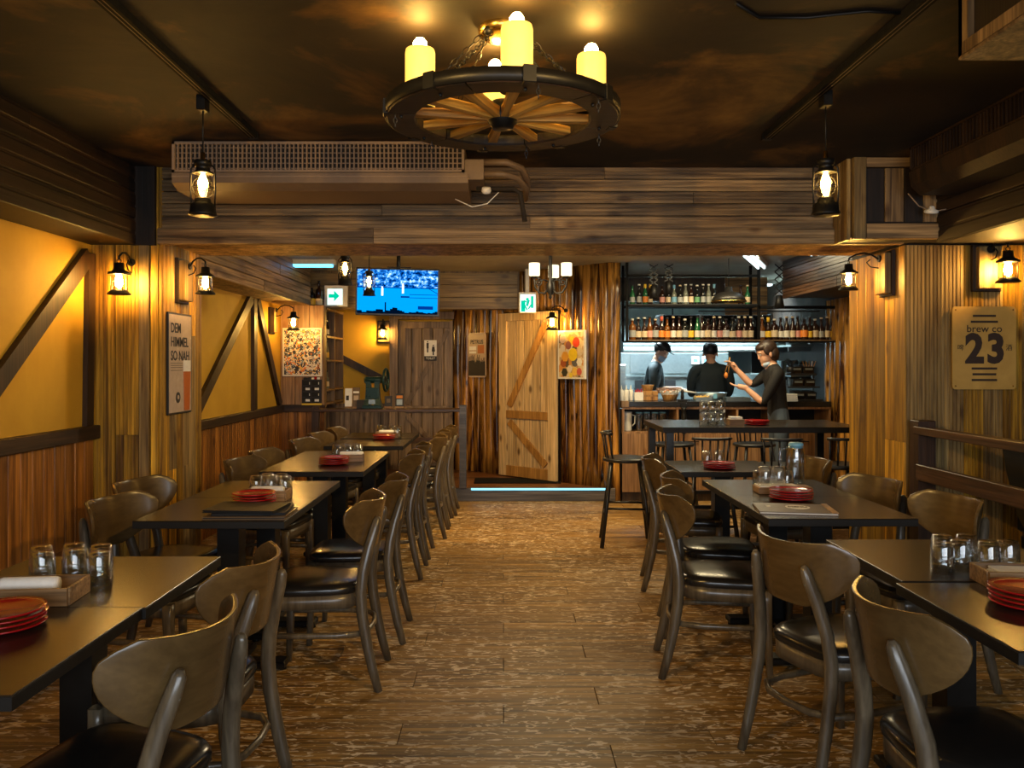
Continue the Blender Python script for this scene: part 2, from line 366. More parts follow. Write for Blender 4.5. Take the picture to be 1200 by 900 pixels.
def hboards(parent, org, th, length, z0, z1, bw, fl, mats, t=.02, joints=(.5,), name='board'):
    n = max(1, round((z1-z0)/bw)); s = (z1-z0)/n; dx, dy = math.cos(th), math.sin(th); nx, ny = math.sin(th), -math.cos(th)
    rn = random.Random(int(org[0]*90+org[1]*11+z0*7))
    for i in range(n):
        z = z0+(i+.5)*s
        cuts = [0, length] if not joints else [0, length*(joints[i % len(joints)]), length]
        for a, b in zip(cuts, cuts[1:]):
            if b-a < .05: continue
            mk = rn.choice(mats); me = board_mesh(s-.004, b-a-.003, t+rn.choice((0, .001, .003)), fl, M[mk], mk)
            R = Matrix.Rotation(th, 4, 'Z') @ Matrix.Rotation(PI/2, 4, 'Y')
            link(name, me, parent, (org[0]+dx*a+nx*.001, org[1]+dy*a+ny*.001, z), R.to_euler())
_lg = {}
def log_mesh(w, h, k):
    key = (round(w, 2), round(h, 2), k)
    if key in _lg: return _lg[key]
    rn = random.Random(k*31+5); mb = MB(); rings = []; nz = 9; na = 7; ph = rn.random()*6
    for i in range(nz):
        z = h*i/(nz-1); rr = w/2*(1+.10*math.sin(z*3+ph)+rn.uniform(-.06, .06)); ox = .012*math.sin(z*2.1+ph)
        rings.append([(ox-rr*math.cos(PI*j/(na-1)), -rr*.62*math.sin(PI*j/(na-1))*(1+rn.uniform(-.08, .08)), z) for j in range(na)])
    mb.loft(rings, 0, True); me = mb.mesh('log_slab', M['log']); _lg[key] = me; return me
def logs(parent, org, th, width, z0, z1, bw=.105):
    n = round(width/bw); s = width/n; dx, dy = math.cos(th), math.sin(th); rn = random.Random(int(org[0]*50+org[1]*9))
    for i in range(n):
        k = rn.randrange(6)
        link('log_slab', log_mesh(s*1.05, z1-z0, k), parent, (org[0]+dx*(i+.5)*s, org[1]+dy*(i+.5)*s, z0), (0, 0, th))
def text(body, size, loc, rot, m, parent, name='lettering', off=0, ext=.0006, align='CENTER', sx=1):
    c = bpy.data.curves.new(name, 'FONT'); c.body = body; c.size = size; c.align_x = align; c.align_y = 'CENTER'; c.extrude = ext; c.offset = off
    c.resolution_u = 3; c.materials.append(m)
    o = bpy.data.objects.new(name, c); COL.objects.link(o)
    me = bpy.data.meshes.new_from_object(o.evaluated_get(bpy.context.evaluated_depsgraph_get())); me.name = 'lettering'
    bpy.data.objects.remove(o); bpy.data.curves.remove(c)
    o = link(name, me, parent, loc, rot); o.scale = (sx, 1, 1)
    return o

# ================================================================ THE ROOM SHELL
XL, XR = -2.45, 3.55
Y0, Y1 = 4.82, 5.45          # pillars and cross beam
ZC, ZB = 2.60, 2.135
f = struct('floor', MB().bb(-3.2, 4.2, -2.2, 12.2, -.12, -.012), M['edge'])
pm = MB().bbx(-.6+.0015, .6-.0015, -.0895, .0895, -.012, 0, .0012).mesh('plank', M['floor'])
row = 0; y = 1.15
while y < 8.45:
    off = (row % 3)*.4
    x = -3.0+off-.6
    while x < 3.6:
        a, b = x, x+1.2
        vis = (y+.09)*.66
        if b > max(-vis, -2.5) and a < min(vis, XR): link('plank', pm, f, ((a+b)/2, y, 0))
        x += 1.2
    y += .18; row += 1
pb = MB().bb(-2.5, 3.6, -2.1, 1.06, -.012, 0).build('plank', M['floor'], f); pb['kind'] = 'stuff'
MB().bb(-3.2, -2.5, -2.1, 8.4, -.012, 0).build('plank', M['floor'], f)['kind'] = 'stuff'
struct('ceiling', MB().bb(-3.0, 4.2, -2.2, Y0+.3, ZC, ZC+.1), M['ceil'])
struct('ceiling_back_room', MB().bb(-3.0, 4.2, Y0+.3, 12.2, 2.48, 2.6), M['ceilback'])
# side walls
wl = struct('wall_left', MB().bb(XL-.12, XL, -2.2, 10.1, 0, 2.6), M['plaster'])
wr = struct('wall_right', MB().bb(XR, XR+.12, -2.2, 12.2, 0, 2.6), M['beamdark'])
struct('wall_front', MB().bb(-3.0, 4.2, -2.3, -2.18, 0, 2.6), M['beamdark'])
wb = struct('wall_back', MB().bb(-3.0, .2, 10.02, 10.14, 0, 2.6), M['plaster'])
struct('wall_kitchen', MB().bb(.9, 4.2, 11.6, 11.72, 0, 2.6), M['tiles'])
# wainscot under the dado rail on the left wall
boards(wl, (XL, 2.0), PI/2, 2.8, .40, .985, .105, 1, ['wains'], .02)
boards(wl, (XL, Y1), PI/2, 3.4, 0, .90, .105, 2, ['wains'], .02)
struct('trim_1', MB().bbx(XL, XL+.055, .5, Y0, .985, 1.065), M['trimx'])
struct('trim_2', MB().bbx(XL, XL+.055, Y1, 8.9, .90, .975), M['trimx'])
b = struct('baseboard_left', MB().bbx(XL, XL+.17, .5, Y0, 0, .40, .006), M['wains'])
# timber braces on the plaster: diagonal pieces with the wall
def brace(parent, p, q, w, t, m, nrm, name='brace'):
    p, q, nrm = Vector(p), Vector(q), Vector(nrm); d = (q-p); L_ = d.length; d.normalize(); s = nrm.cross(d); s.normalize()
    mb = MB(); vs = []
    for e in (0, L_):
        for a, c in ((-1, 0), (1, 0), (1, 1), (-1, 1)): vs.append(d*e+s*(a*w/2)+nrm*(c*t))
    mb.add(vs, [(0, 1, 2, 3), (7, 6, 5, 4), (0, 4, 5, 1), (1, 5, 6, 2), (2, 6, 7, 3), (3, 7, 4, 0)])
    return mb.build(name, m, parent, p)
def zl(px, py): # a point of the left wall seen at a pixel
    Y = -XL*950/(590-px); return (XL, Y, 1.43-(py-426)/950*Y)
p = zl(4, 458); q = zl(106, 300)
brace(wl, (XL, 3.58, 1.07), (XL, 4.74, 2.06), .10, .035, M['darktrim'], (1, 0, 0))
brace(wl, (XL, 4.75, 1.06), (XL, 4.775, 2.08), .075, .03, M['darktrim'], (1, 0, 0))
ap = zl(292, 350)
brace(wl, (XL, 6.30, .96), (XL, ap[1], 2.06), .10, .035, M['darktrim'], (1, 0, 0))
brace(wl, (XL, ap[1]+.10, .96), (XL, ap[1]+.10, 2.06), .10, .035, M['darktrim'], (1, 0, 0))
brace(wl, zl(326, 474), (XL, ap[1]+.2, 2.06), .10, .035, M['darktrim'], (1, 0, 0))

# pillars
pl = struct('pillar_left', MB().bb(XL-.1, -2.05, Y0+.02, Y1, 0, ZC), M['beamdark'])
boards(pl, (XL, Y0+.02), 0, XL*-1-2.165, 0, ZB+.1, .12, 6, ['gold'], .02, .5)
boards(pl, (-2.165, Y0+.02), 0, .065, 0, ZC, .065, 1, ['gold2'], .03)
boards(pl, (-2.10, Y0+.02), 0, .05, 0, ZC, .05, 1, ['gold'], .02)
boards(pl, (-2.05, Y0), PI/2, Y1-Y0, 0, ZC, .105, 2, ['gold', 'gold2'], .02, .3)
pr = struct('pillar_right', MB().bb(2.41, XR, Y0+.02, 5.60, 0, 2.48), M['beamdark'])
boards(pr, (2.39, Y0+.02), 0, XR-2.39, 0, ZB, .115, 5, ['gold2', 'gold2', 'gold'], .02, .5)
boards(pr, (2.41, 5.60), -PI/2, .78, 0, ZB, .13, 1, ['gold'], .02, .4)
# cross beam
bm_ = struct('beam_cross', MB().bb(-2.06, 2.40, Y0+.03, Y1, ZB+.02, ZC), M['beam'])
hboards(bm_, (-2.05, Y0+.03), 0, 4.42, ZB+.10, ZC, .073, 3, ['beam'], .022, (.5, .3, .72, .42, .6, .2))
hboards(bm_, (-2.05, Y0+.03), 0, 4.42, ZB, ZB+.10, .10, 2, ['beam'], .05, (.29,))
for i in range(6):                                    # soffit boards under the beam
    me = board_mesh(.10, 4.40, .02, 1, M['beam'], 'beam')
    link('board', me, bm_, (-2.04, Y0+.06+i*.105, ZB+.021), (Matrix.Rotation(PI/2, 4, 'Y') @ Matrix.Rotation(-PI/2, 4, 'Z')).to_euler())
# left bulkhead, near and back
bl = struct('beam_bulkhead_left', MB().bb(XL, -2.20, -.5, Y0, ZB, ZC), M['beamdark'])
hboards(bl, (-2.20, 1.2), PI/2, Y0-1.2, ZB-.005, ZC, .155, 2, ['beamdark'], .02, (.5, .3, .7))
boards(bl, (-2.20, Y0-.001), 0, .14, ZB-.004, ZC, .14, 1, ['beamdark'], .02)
bl2 = struct('beam_bulkhead_left_back', MB().bb(XL, -2.14, Y1, 8.9, 2.07, 2.48), M['beam'])
hboards(bl2, (-2.14, Y1), PI/2, 8.9-Y1, 2.065, 2.48, .10, 2, ['beam', 'gold2'], .02, (.5, .35, .65))
# right bulkhead: projecting corner box with vertical planks
br = struct('beam_bulkhead_right', MB().bb(1.98, XR, 4.62, Y0+.02, ZB+.01, ZC), M['beamdark'])
boards(br, (1.98, 4.62), 0, .075, ZB, ZC, .075, 1, ['gold2'], .035)
boards(br, (2.055, 4.62), 0, 1.1, ZB+.10, ZC-.06, .115, 1, ['beam', 'beamdark'], .015)
hboards(br, (2.055, 4.62), 0, 1.1, ZB, ZB+.09, .09, 1, ['beam'], .035, None)
hboards(br, (2.055, 4.62), 0, 1.1, ZC-.06, ZC, .06, 1, ['beam'], .03, None)
boards(br, (1.98, Y0), -PI/2, .2, ZB, ZC, .10, 1, ['gold2'], .02)
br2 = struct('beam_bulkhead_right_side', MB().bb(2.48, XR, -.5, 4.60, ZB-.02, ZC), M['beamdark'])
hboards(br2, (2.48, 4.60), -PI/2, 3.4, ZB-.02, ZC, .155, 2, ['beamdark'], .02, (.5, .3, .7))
# right back bulkhead over the bar corner
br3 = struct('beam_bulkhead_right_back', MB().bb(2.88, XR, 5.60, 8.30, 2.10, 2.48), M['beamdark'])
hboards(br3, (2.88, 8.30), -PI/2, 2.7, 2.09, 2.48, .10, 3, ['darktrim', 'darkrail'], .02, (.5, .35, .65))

# ---- back left: panelled partition with poster, open shelf rack, yellow end wall
pt = struct('wall_partition', MB().bb(XL, -1.97, 8.92, 9.0, 0, 2.07), M['shelfoak'])
boards(pt, (XL, 8.92), 0, .48, .98, 2.07, .16, 1, ['oak'], .015)
boards(pt, (XL, 8.92), 0, .48, 0, .90, .10, 1, ['wains'], .02)
struct('trim_3', MB().bbx(XL, -1.95, 8.86, 8.90, .90, .975), M['railx'])
boards(wb, (-2.40, 10.02), 0, 1.01, .133, .94, .12, 1, ['greydoor'], .02)
brace(wb, (-2.05, 10.02, 1.52), (-1.33, 10.02, 1.15), .09, .03, M['darktrim'], (0, -1, 0))
# raised platform with step
pf = struct('floor_platform', MB().bb(-2.4, 1.14, 8.46, 10.02, 0, .115), M['beamdark'])
for i in range(8):
    link('plank', MB().bbx(-2.4, 1.12, 8.47+i*.194, 8.47+(i+1)*.194-.003, .115, .133, .002).mesh('plank', M['platform']), pf)
stp = struct('trim_4', MB().bbx(-1.45, 1.16, 8.41, 8.46, 0, .135), M['stepface'])
MB().bb(-.335, 1.06, 8.400, 8.412, .118, .136).build('led_strip', M['ledstrip'], stp)
mt = MB().bbx(-.32, .62, 8.75, 9.12, .134, .144, .003).build('floor_mat', M['rubbermat']); tag(mt, 'black rubber doormat on the raised floor before the pine door', 'mat')
# diagonal log wall
D0, D1 = Vector((-.42, 9.86)), Vector((1.10, 8.46)); dd = (D1-D0); DL = dd.length; dd.normalize(); DA = math.atan2(dd.y, dd.x)
dw = struct('wall_log_diagonal', MB().box(((D0.x+D1.x)/2+.045, (D0.y+D1.y)/2+.045, 1.24), (DL+.1, .08, 2.48), 0, Matrix.Rotation(DA, 3, 'Z')), M['beamdark'])
dpos = lambda u, o=0: Vector((D0.x+dd.x*u+math.sin(DA)*o, D0.y+dd.y*u-math.cos(DA)*o))
U0 = (Vector((.0, 9.44))-D0).dot(dd); U1 = U0+.84
logs(dw, tuple(D0), DA, U0, .133, 2.48)
q = dpos(U1); logs(dw, tuple(q), DA, DL-U1+.06, .133, 2.48)
q = dpos(U0); logs(dw, tuple(q), DA, U1-U0, 2.02, 2.48)
lp = struct('wall_log_return', MB().bb(1.06, 1.22, 8.46, 9.0, 0, 2.48), M['beamdark'])
logs(lp, (1.04, 8.46), 0, .17, 0, 2.48, .095)
lw = struct('wall_log_strip', MB().bb(-.62, -.38, 9.90, 10.0, .133, 2.4), M['beamdark'])
logs(lw, (-.60, 9.90), 0, .20, .133, 2.1, .10)
lr = struct('wall_log_right', MB().bb(3.49, 3.55, 7.6, 9.2, 0, 2.48), M['beamdark'])
logs(lr, (3.49, 8.75), -PI/2, 1.15, 0, 2.1, .13)
kb_ = struct('beam_kitchen', MB().bb(1.25, 2.62, 9.6, 9.75, 2.17, 2.45), M['darktrim'])
hboards(kb_, (2.62, 9.6), 0, .5, 2.0, 2.45, .11, 1, ['beam'], .02, None)
# crossbeam over the doors
cb = struct('beam_over_doors', MB().bb(-2.4, .18, 9.22, 9.4, 2.05, 2.48), M['beam'])
hboards(cb, (-2.4, 9.22), 0, 2.56, 2.045, 2.46, .14, 1, ['gold2'], .02, (.4, .65, .3))
# door_1: pine barn door
d1 = thing('door_1', 'x', 'x'); del d1['label']; del d1['category']; d1['kind'] = 'structure'
q = dpos(U0+.42, .05); d1.location = (q.x, q.y, .145); d1.rotation_euler = (0, 0, DA)
for i in range(7):
    link('plank', board_mesh(.109, 1.86, .025, 1, M['pine'], 'pine'), d1, (-.42+.06+i*.12, 0, 0))
def slab(x0, x1, z0, z1, y0, y1, m, par, nm): return MB().bbx(x0, x1, y0, y1, z0, z1, .003).build(nm, m, par)
for x0 in (-.42, .31): slab(x0, x0+.11, 0, 1.86, -.052, -.025, M['pine'], d1, 'stile')
slab(-.31, .31, 1.77, 1.86, -.052, -.025, M['pine'], d1, 'rail')
slab(-.31, .31, .0, .12, -.052, -.025, M['pinebrace'], d1, 'rail')
slab(-.31, .31, .66, .75, -.052, -.025, M['pinebrace'], d1, 'rail')
brace(d1, (-.27, -.026, .80), (.27, -.026, 1.73), .075, .024, M['pinebrace'], (0, -1, 0))
brace(d1, (-.27, -.026, .62), (.27, -.026, .16), .075, .024, M['pinebrace'], (0, -1, 0))
# door_2: weathered toilet door
d2 = thing('door_2', 'x', 'x'); del d2['label']; del d2['category']; d2['kind'] = 'structure'
d2.location = (-.93, 9.95, .133)
for i in range(5): link('plank', board_mesh(.125, 1.80, .025, 1, M['greydoor'], 'greydoor'), d2, (-.33+.066+i*.132, 0, 0))
for x0 in (-.35, .27): slab(x0, x0+.08, 0, 1.82, -.05, -.025, M['greydoor'], d2, 'stile')
for z0 in (0, .70, 1.73): slab(-.27, .27, z0, z0+.08, -.05, -.025, M['greydoor'], d2, 'rail')
brace(d2, (-.25, -.026, .80), (.25, -.026, 1.70), .055, .02, M['greydoor'], (0, -1, 0))
brace(d2, (-.25, -.026, .66), (.25, -.026, .12), .055, .02, M['greydoor'], (0, -1, 0))
for x0 in (-.46, .36): slab(x0, x0+.10, 0, 1.93, -.06, .06, M['greydoor'], d2, 'door_frame')
slab(-.46, .46, 1.84, 1.93, -.062, .06, M['greydoor'], d2, 'door_frame')
MB().ball((.31-.62, -.065, .86), .018).build('door_knob', M['white'], d2)
sg = thing('toilet_sign', 'cream toilet sign with man and woman figures on the weathered door', 'sign', (-.89, 9.885, 1.60))
MB().bbx(-.075, .075, 0, .006, -.08, .115, .002).build('sign_plate', M['paper'], sg)
MB().bbx(-.075, .075, -.001, .006, -.135, -.082, .002).build('sign_caption', M['inkb'], sg)
def figure(x, zt, h, dress, par):
    mb = MB(); w = .014
    mb.lathe([(.009, -.001), (.009, .002)], 10, (x, -.002, zt), R=Matrix.Rotation(PI/2, 3, 'X'))
    pts = [(x-w, zt-.014), (x+w, zt-.014), (x+w*(1.5 if dress else .9), zt-h*.62), (x+w*.6, zt-h*.62), (x+w*.6, zt-h), (x-w*.6, zt-h), (x-w*.6, zt-h*.62), (x-w*(1.5 if dress else .9), zt-h*.62)]
    mb.loft([[(a, -.003, c) for a, c in pts], [(a, 0, c) for a, c in pts]], 0, False)
    mb.build('figure', M['inkb'], par)
figure(-.035, .095, .13, False, sg); figure(.035, .05, .12, True, sg)
text('TOILET', .035, (0, -.003, -.108), (PI/2, 0, 0), M['paper'], sg)

# ---- open shelf rack beside the partition
rk = thing('shelf_rack', 'tall oak open shelf rack with bottles beside the collage poster', 'shelf', (-1.97, 8.92, 0))
mb = MB(); 
for y_ in (0.085, .54, 1.03): mb.bb(-.3, 0, y_, y_+.025, .95, 2.05)
mb.build('upright', M['shelfoak'], rk)
for z_ in (.97, 1.12, 1.45, 1.72, 2.03): MB().bb(-.3, .005, .0849, 1.05, z_, z_+.022).build('shelf_board', M['shelfoak'], rk)
MB().bb(-.32, -.3, .0849, 1.05, .95, 2.05).build('back_panel', M['shelfoak'], rk)

# ================================================================ wall posters and signs
ps = thing('beer_poster', 'beige poster reading DEM HIMMEL SO NAH in a black frame', 'poster', (-2.025, 5.05, 1.43), PI/2)
W_, H_ = .34, .60
MB().bbx(-W_/2-.012, W_/2+.012, -.012, 0, -H_/2-.012, H_/2+.012, .002).build('frame', M['blackp'], ps)
MB().bb(-W_/2, W_/2, -.0135, -.012, -H_/2, H_/2).build('poster_sheet', M['poster'], ps)
for i, t_ in enumerate(('DEM', 'HIMMEL', 'SO NAH')):
    text(t_, .084, (-W_/2+.02, -.0145, H_/2-.085-i*.085), (PI/2, 0, 0), M['inkb'], ps, off=.0012, align='LEFT', sx=.92)
mb = MB()
for z_, w_ in ((.03, .22), (.0, .18), (-.013, .18), (-.026, .18), (-.044, .18)): mb.bb(-W_/2+.02, -W_/2+.02+w_, -.0148, -.0135, z_, z_+.003)
mb.build('caption_lines', M['inkb'], ps)
mb = MB(); mb.loft([[(.055, -.0165, -H_/2+.005), (.14, -.0165, -H_/2+.005), (.155, -.0165, -.05), (.045, -.0165, -.05)], [(.055, -.0135, -H_/2+.005), (.14, -.0135, -H_/2+.005), (.155, -.0135, -.05), (.045, -.0135, -.05)]], 0, False)
mb.build('beer_glass_print', M['beer'], ps)
MB().bb(.045, .155, -.0162, -.0135, -.05, .02).build('beer_foam_print', M['paper'], ps)
MB().lathe([(.034, 0), (.034, .002)], 16, (-.04, -.0135, -.21), R=Matrix.Rotation(PI/2, 3, 'X')).build('emblem_print', M['inkb'], ps)
MB().lathe([(.014, 0), (.014, .001)], 10, (-.04, -.0156, -.208), R=Matrix.Rotation(PI/2, 3, 'X')).build('emblem_print', M['poster'], ps)

s23 = thing('brewery_sign', 'ochre metal sign with a big brown number on the grooved wall', 'sign', (2.84, Y0-.012, 1.522))
w_, h_ = .188, .245
pts = []
for cx, cz, a0 in ((w_-.02, h_-.02, 0), (-w_+.02, h_-.02, 90), (-w_+.02, -h_+.02, 180), (w_-.02, -h_+.02, 270)):
    for k in range(4):
        a = math.radians(a0+k*30); pts.append((cx+.02*math.cos(a), cz+.02*math.sin(a)))
MB().loft([[(x, -.02, z) for x, z in pts], [(x, -.010, z) for x, z in pts]], 0, False).build('sign_plate', M['sign23'], s23)
for x_ in (-.17, .17):
    for z_ in (-.225, .225): MB().lathe([(.005, 0), (.003, .004)], 8, (x_, -.02, z_), R=Matrix.Rotation(PI/2, 3, 'X')).build('screw', M['brass'], s23)
tx = lambda b_, s_, x, z, **k: text(b_, s_, (x, -.0208, z), (PI/2, 0, 0), M['ink'], s23, **k)
tx('2', .235, -.058, -.012, off=.010, sx=.92); tx('3', .235, .068, -.012, off=.010, sx=.92)
tx('brew co', .060, 0, .112, off=.0004, sx=1.05)
tx('\u5564', .040, -.140, .0, off=0); tx('\u9152', .040, .146, .0, off=0)
for z_, a in ((.183, .068), (.148, .080), (-.128, .075), (-.162, .070), (-.196, .075)): MB().bb(-a, a, -.0214, -.0195, z_, z_+.013).build('printed_bar', M['ink'], s23)

cp = thing('collage_poster', 'white framed poster crowded with small black orange and white stickers', 'poster', (-2.205, 8.90, 1.555), 0)
MB().bbx(-.215, .215, -.02, 0, -.265, .265, .003).build('frame', M['white'], cp)
MB().bb(-.198, .198, -.0225, -.02, -.248, .248).build('poster_sheet', collage('sticker_collage_print', 58, [(0, (.02, .02, .025)), (.3, (.75, .70, .60)), (.52, (.75, .22, .02)), (.62, (.05, .06, .10)), (.72, (.80, .78, .7)), (.84, (.75, .45, .05)), (.92, (.25, .35, .5))]), cp)
cd = thing('drinks_board', 'black rack of small printed cards with a yellow foot on oak partition', 'board', (-2.10, 8.90, 1.125))
MB().bbx(-.105, .105, -.03, 0, -.13, .13, .003).build('card_rack', M['inkb'], cd)
MB().bbx(-.108, .108, -.034, 0, -.155, -.13, .003).build('foot_strip', mat('yellow_card', (.75, .5, .05)), cd)
for i in range(4):
    for j in range(2):
        MB().bb(-.098+j*.1, -.012+j*.1, -.033, -.03, -.12+i*.062, -.12+i*.062+.05).build('card', M['edge'], cd)
        MB().bb(-.045+j*.1+(.02 if i % 2 else -.02), -.018+j*.1, -.035, -.033, -.11+i*.062, -.11+i*.062+.025).build('label', M['paper'], cd)
rn = random.Random(3)
for i in range(6): MB().bbx(-.09+i*.03, -.065+i*.03, -.03, -.005, .13, .15+rn.random()*.012, .003).build('ornament', M[rn.choice(('paper', 'red', 'inkb'))], cd)

q = dpos(.22, .075)
tn = thing('tin_beer_sign', 'tan rounded tin sign reading PETRUS over a dark crowd silhouette', 'sign', (q.x, q.y, 1.53), DA)
pts = []
for cx, cz, a0 in ((.115, .235, 0), (-.115, .235, 90), (-.115, -.235, 180), (.115, -.235, 270)):
    for k in range(4):
        a = math.radians(a0+k*30); pts.append((cx+.03*math.cos(a), cz+.03*math.sin(a)))
MB().loft([[(x, -.012, z) for x, z in pts], [(x, 0, z) for x, z in pts]], 0, False).build('sign_plate', M['tinsign'], tn)
text('PETRUS', .066, (0, -.013, .155), (PI/2, 0, 0), M['inkb'], tn, off=.0016, sx=.95)
MB().bb(-.125, -.01, -.0135, -.012, .06, .125-.02).build('caption_block', M['paper'], tn)
MB().bb(-.125, -.01, -.0135, -.012, .02, .045).build('caption_block', M['paper'], tn)
MB().bb(.015, .12, -.0135, -.012, .02, .12).build('caption_block', mat('rust_print', (.42, .12, .03)), tn)
mb = MB(); rn = random.Random(5)
for i in range(16):
    x = -.13+i*.0173; h = .05+.09*rn.random()
    mb.bb(x-.010, x+.010, -.0132-i*.00003, -.012, -.245, -.245+.13+h*.4); mb.bb(x-.004, x+.004, -.0133-i*.00003, -.012, -.13, -.13+h)
mb.build('crowd_print', M['inkb'], tn)

q = dpos((Vector((.80, 8.72))-D0).dot(dd), .10)
st = thing('sticker_frame', 'white framed board of colourful round stickers on the varnished logs', 'poster', (q.x, q.y, 1.525), DA)
MB().bbx(-.21, .21, -.03, 0, -.26, .26, .003).build('frame', M['white'], st); st.scale = (.86, 1, 1)
MB().bb(-.19, .19, -.032, -.03, -.24, .24).build('poster_sheet', collage('pale_collage_print', 18, [(0, (.50, .33, .15)), (.25, (.72, .58, .36)), (.45, (.62, .28, .06)), (.55, (.7, .62, .45)), (.72, (.12, .08, .05)), (.8, (.66, .5, .25))]), st)
sc = [(.02, .15, .05, (.75, .45, .02)), (.08, .13, .055, (.7, .05, .02)), (.03, .0, .07, (.85, .6, .02)), (-.09, -.02, .06, (.75, .35, .04)), (-.12, -.09, .045, (.35, .08, .02)), (.06, -.08, .05, (.12, .12, .12)), (.13, -.08, .045, (.8, .78, .7)),
      (-.13, .17, .05, (.65, .5, .4)), (.14, .03, .045, (.6, .5, .35)), (-.1, -.19, .05, (.03, .03, .02)), (.06, -.18, .045, (.8, .5, .08)), (.13, -.18, .04, (.6, .12, .08)), (-.02, -.15, .04, (.75, .65, .5)), (-.13, .07, .04, (.7, .62, .5)), (-.04, .1, .045, (.3, .1, .08)), (0, -.22, .03, (.8, .6, .05))]
for i, (x, z, r, c) in enumerate(sc):
    MB().lathe([(r, 0), (r*.97, .0015)], 14 if i % 3 else 6, (x, -.032-.0006*(i % 4), z), R=Matrix.Rotation(PI/2, 3, 'X')).build('sticker', mat('sticker_print', c), st)

# exit signs
M['exitw'] = emat('lit_exit_sign_face', (.75, 1, .93), .75); M['exitg'] = emat('lit_exit_sign_green', (0, .60, .36), .6)
q = Vector((.265, 9.0))
ex = thing('exit_sign', 'lit green and white running figure exit sign above the pine door', 'sign', (q.x, q.y, 2.105), math.radians(8))
MB().bbx(-.095, .095, -.03, .03, -.115, .115, .004).build('housing', M['white'], ex)
MB().bb(-.085, .085, -.033, -.03, -.105, .09).build('sign_face', M['exitw'], ex)
mb = MB()
mb.bb(-.075, -.03, -.036, -.033, -.10, .02); mb.bb(.035, .062, -.036, -.033, -.06, .07)
mb.box((-.005, -.0345, .035), (.028, .002, .03)); mb.box((.0, -.0345, -.005), (.026, .002, .07), 0, Matrix.Rotation(.3, 3, 'Y'))
mb.box((-.025, -.0345, -.05), (.014, .002, .07), 0, Matrix.Rotation(-.5, 3, 'Y')); mb.box((.024, -.0345, -.045), (.014, .002, .06), 0, Matrix.Rotation(.6, 3, 'Y')); mb.box((-.022, -.0345, .01), (.05, .002, .012), 0, Matrix.Rotation(.5, 3, 'Y'))
mb.build('running_figure', M['exitg'], ex)
MB().bb(-.02, .02, 0, .06, .113, .375).build('bracket', M['white'], ex)
e2 = thing('exit_sign', 'lit exit sign with a green arrow behind the television', 'sign', (-1.885, 9.14, 2.20), 0)
MB().bbx(-.13, .13, -.02, .03, -.13, .11, .004).build('housing', M['white'], e2)
MB().bb(-.095, .075, -.023, -.02, -.11, .07).build('sign_face', M['exitw'], e2)
mb = MB(); pts = [(-.08, .01), (-.02, .01), (-.02, .05), (.04, -.01), (-.02, -.07), (-.02, -.03), (-.08, -.03)]
mb.loft([[(x, -.026, z) for x, z in pts], [(x, -.023, z) for x, z in pts]], 0, False); mb.build('arrow', M['exitg'], e2)

# ================================================================ television
tv = thing('tv', 'large flat television showing a blue playing court and crowd', 'television', (-.98, 7.5, 2.09), 0, rot=(.06, math.radians(1.2), .05))
MB().bbx(-.385, .385, 0, .04, -.22, .22, .006).build('housing', M['blackp'], tv)
def tvmat():
    m = bpy.data.materials.new('television_picture'); m.use_nodes = True; nt = m.node_tree; N = nt.nodes; L = nt.links; N.clear()
    tc = N.new('ShaderNodeTexCoord'); sp = N.new('ShaderNodeSeparateXYZ'); L.new(tc.outputs['Object'], sp.inputs[0])
    mp = N.new('ShaderNodeMapping'); mp.inputs['Scale'].default_value = (14, 1, 20); L.new(tc.outputs['Object'], mp.inputs['Vector'])
    v = N.new('ShaderNodeTexNoise'); v.inputs['Scale'].default_value = 1.3; v.inputs['Detail'].default_value = 5; v.inputs['Roughness'].default_value = .7; L.new(mp.outputs[0], v.inputs['Vector'])
    r = ramp(N, [(.38, (.0, .003, .012)), (.47, (.0, .06, .35)), (.54, (.03, .30, .85)), (.64, (.7, .9, 1.0))]); L.new(v.outputs['Fac'], r.inputs[0])
    gt = N.new('ShaderNodeMath'); gt.operation = 'GREATER_THAN'; gt.inputs[1].default_value = .045; L.new(sp.outputs[2], gt.inputs[0])
    mx = N.new('ShaderNodeMix'); mx.data_type = 'RGBA'; mx.inputs[6].default_value = (.0, .27, .80, 1); L.new(gt.outputs[0], mx.inputs[0]); L.new(r.outputs[0], mx.inputs[7])
    e = N.new('ShaderNodeEmission'); e.inputs[1].default_value = .85; L.new(mx.outputs[2], e.inputs[0]); o = N.new('ShaderNodeOutputMaterial'); L.new(e.outputs[0], o.inputs[0]); return m
MB().bb(-.37, .37, -.002, 0, -.20, .205).build('screen', tvmat(), tv)
M['tvw'] = emat('tv_white', (.8, .85, .75), 1.1); M['tvd'] = emat('tv_dark_blue', (.0, .03, .22), .8); M['tvk'] = emat('tv_near_black', (.0, .005, .02), .5)
for x, z, h in ((-.14, .0, .07), (.05, .03, .08), (-.29, .0, .035)): MB().bb(x-.009, x+.009, -.0035, -.002, z-h/2, z+h/2).bb(x-.006, x+.006, -.0035, -.002, z+h/2, z+h/2+.014).build('player', M['tvw'], tv)
mb = MB(); mb.bb(.03, .11, -.0032, -.002, -.05, -.035); mb.bb(.11, .37, -.0032, -.002, -.022, -.017); mb.bb(.11, .37, -.0032, -.002, -.052, -.047); mb.bb(-.37, .37, -.003, -.002, .036, .045)
mb.bb(.19, .33, -.0032, -.002, -.155, -.125); mb.box((.32, -.0026, .02), (.13, .0012, .006), 0, Matrix.Rotation(.5, 3, 'Y')); mb.build('court_lines', M['tvd'], tv)
mb = MB(); rn = random.Random(2)
for i in range(34):
    x = -.36+i*.0218; h = .01+.03*rn.random()*(1.6 if abs(x+.06) < .16 else .6); mb.bb(x-.012, x+.012, -.0034, -.002, -.2, -.2+h)
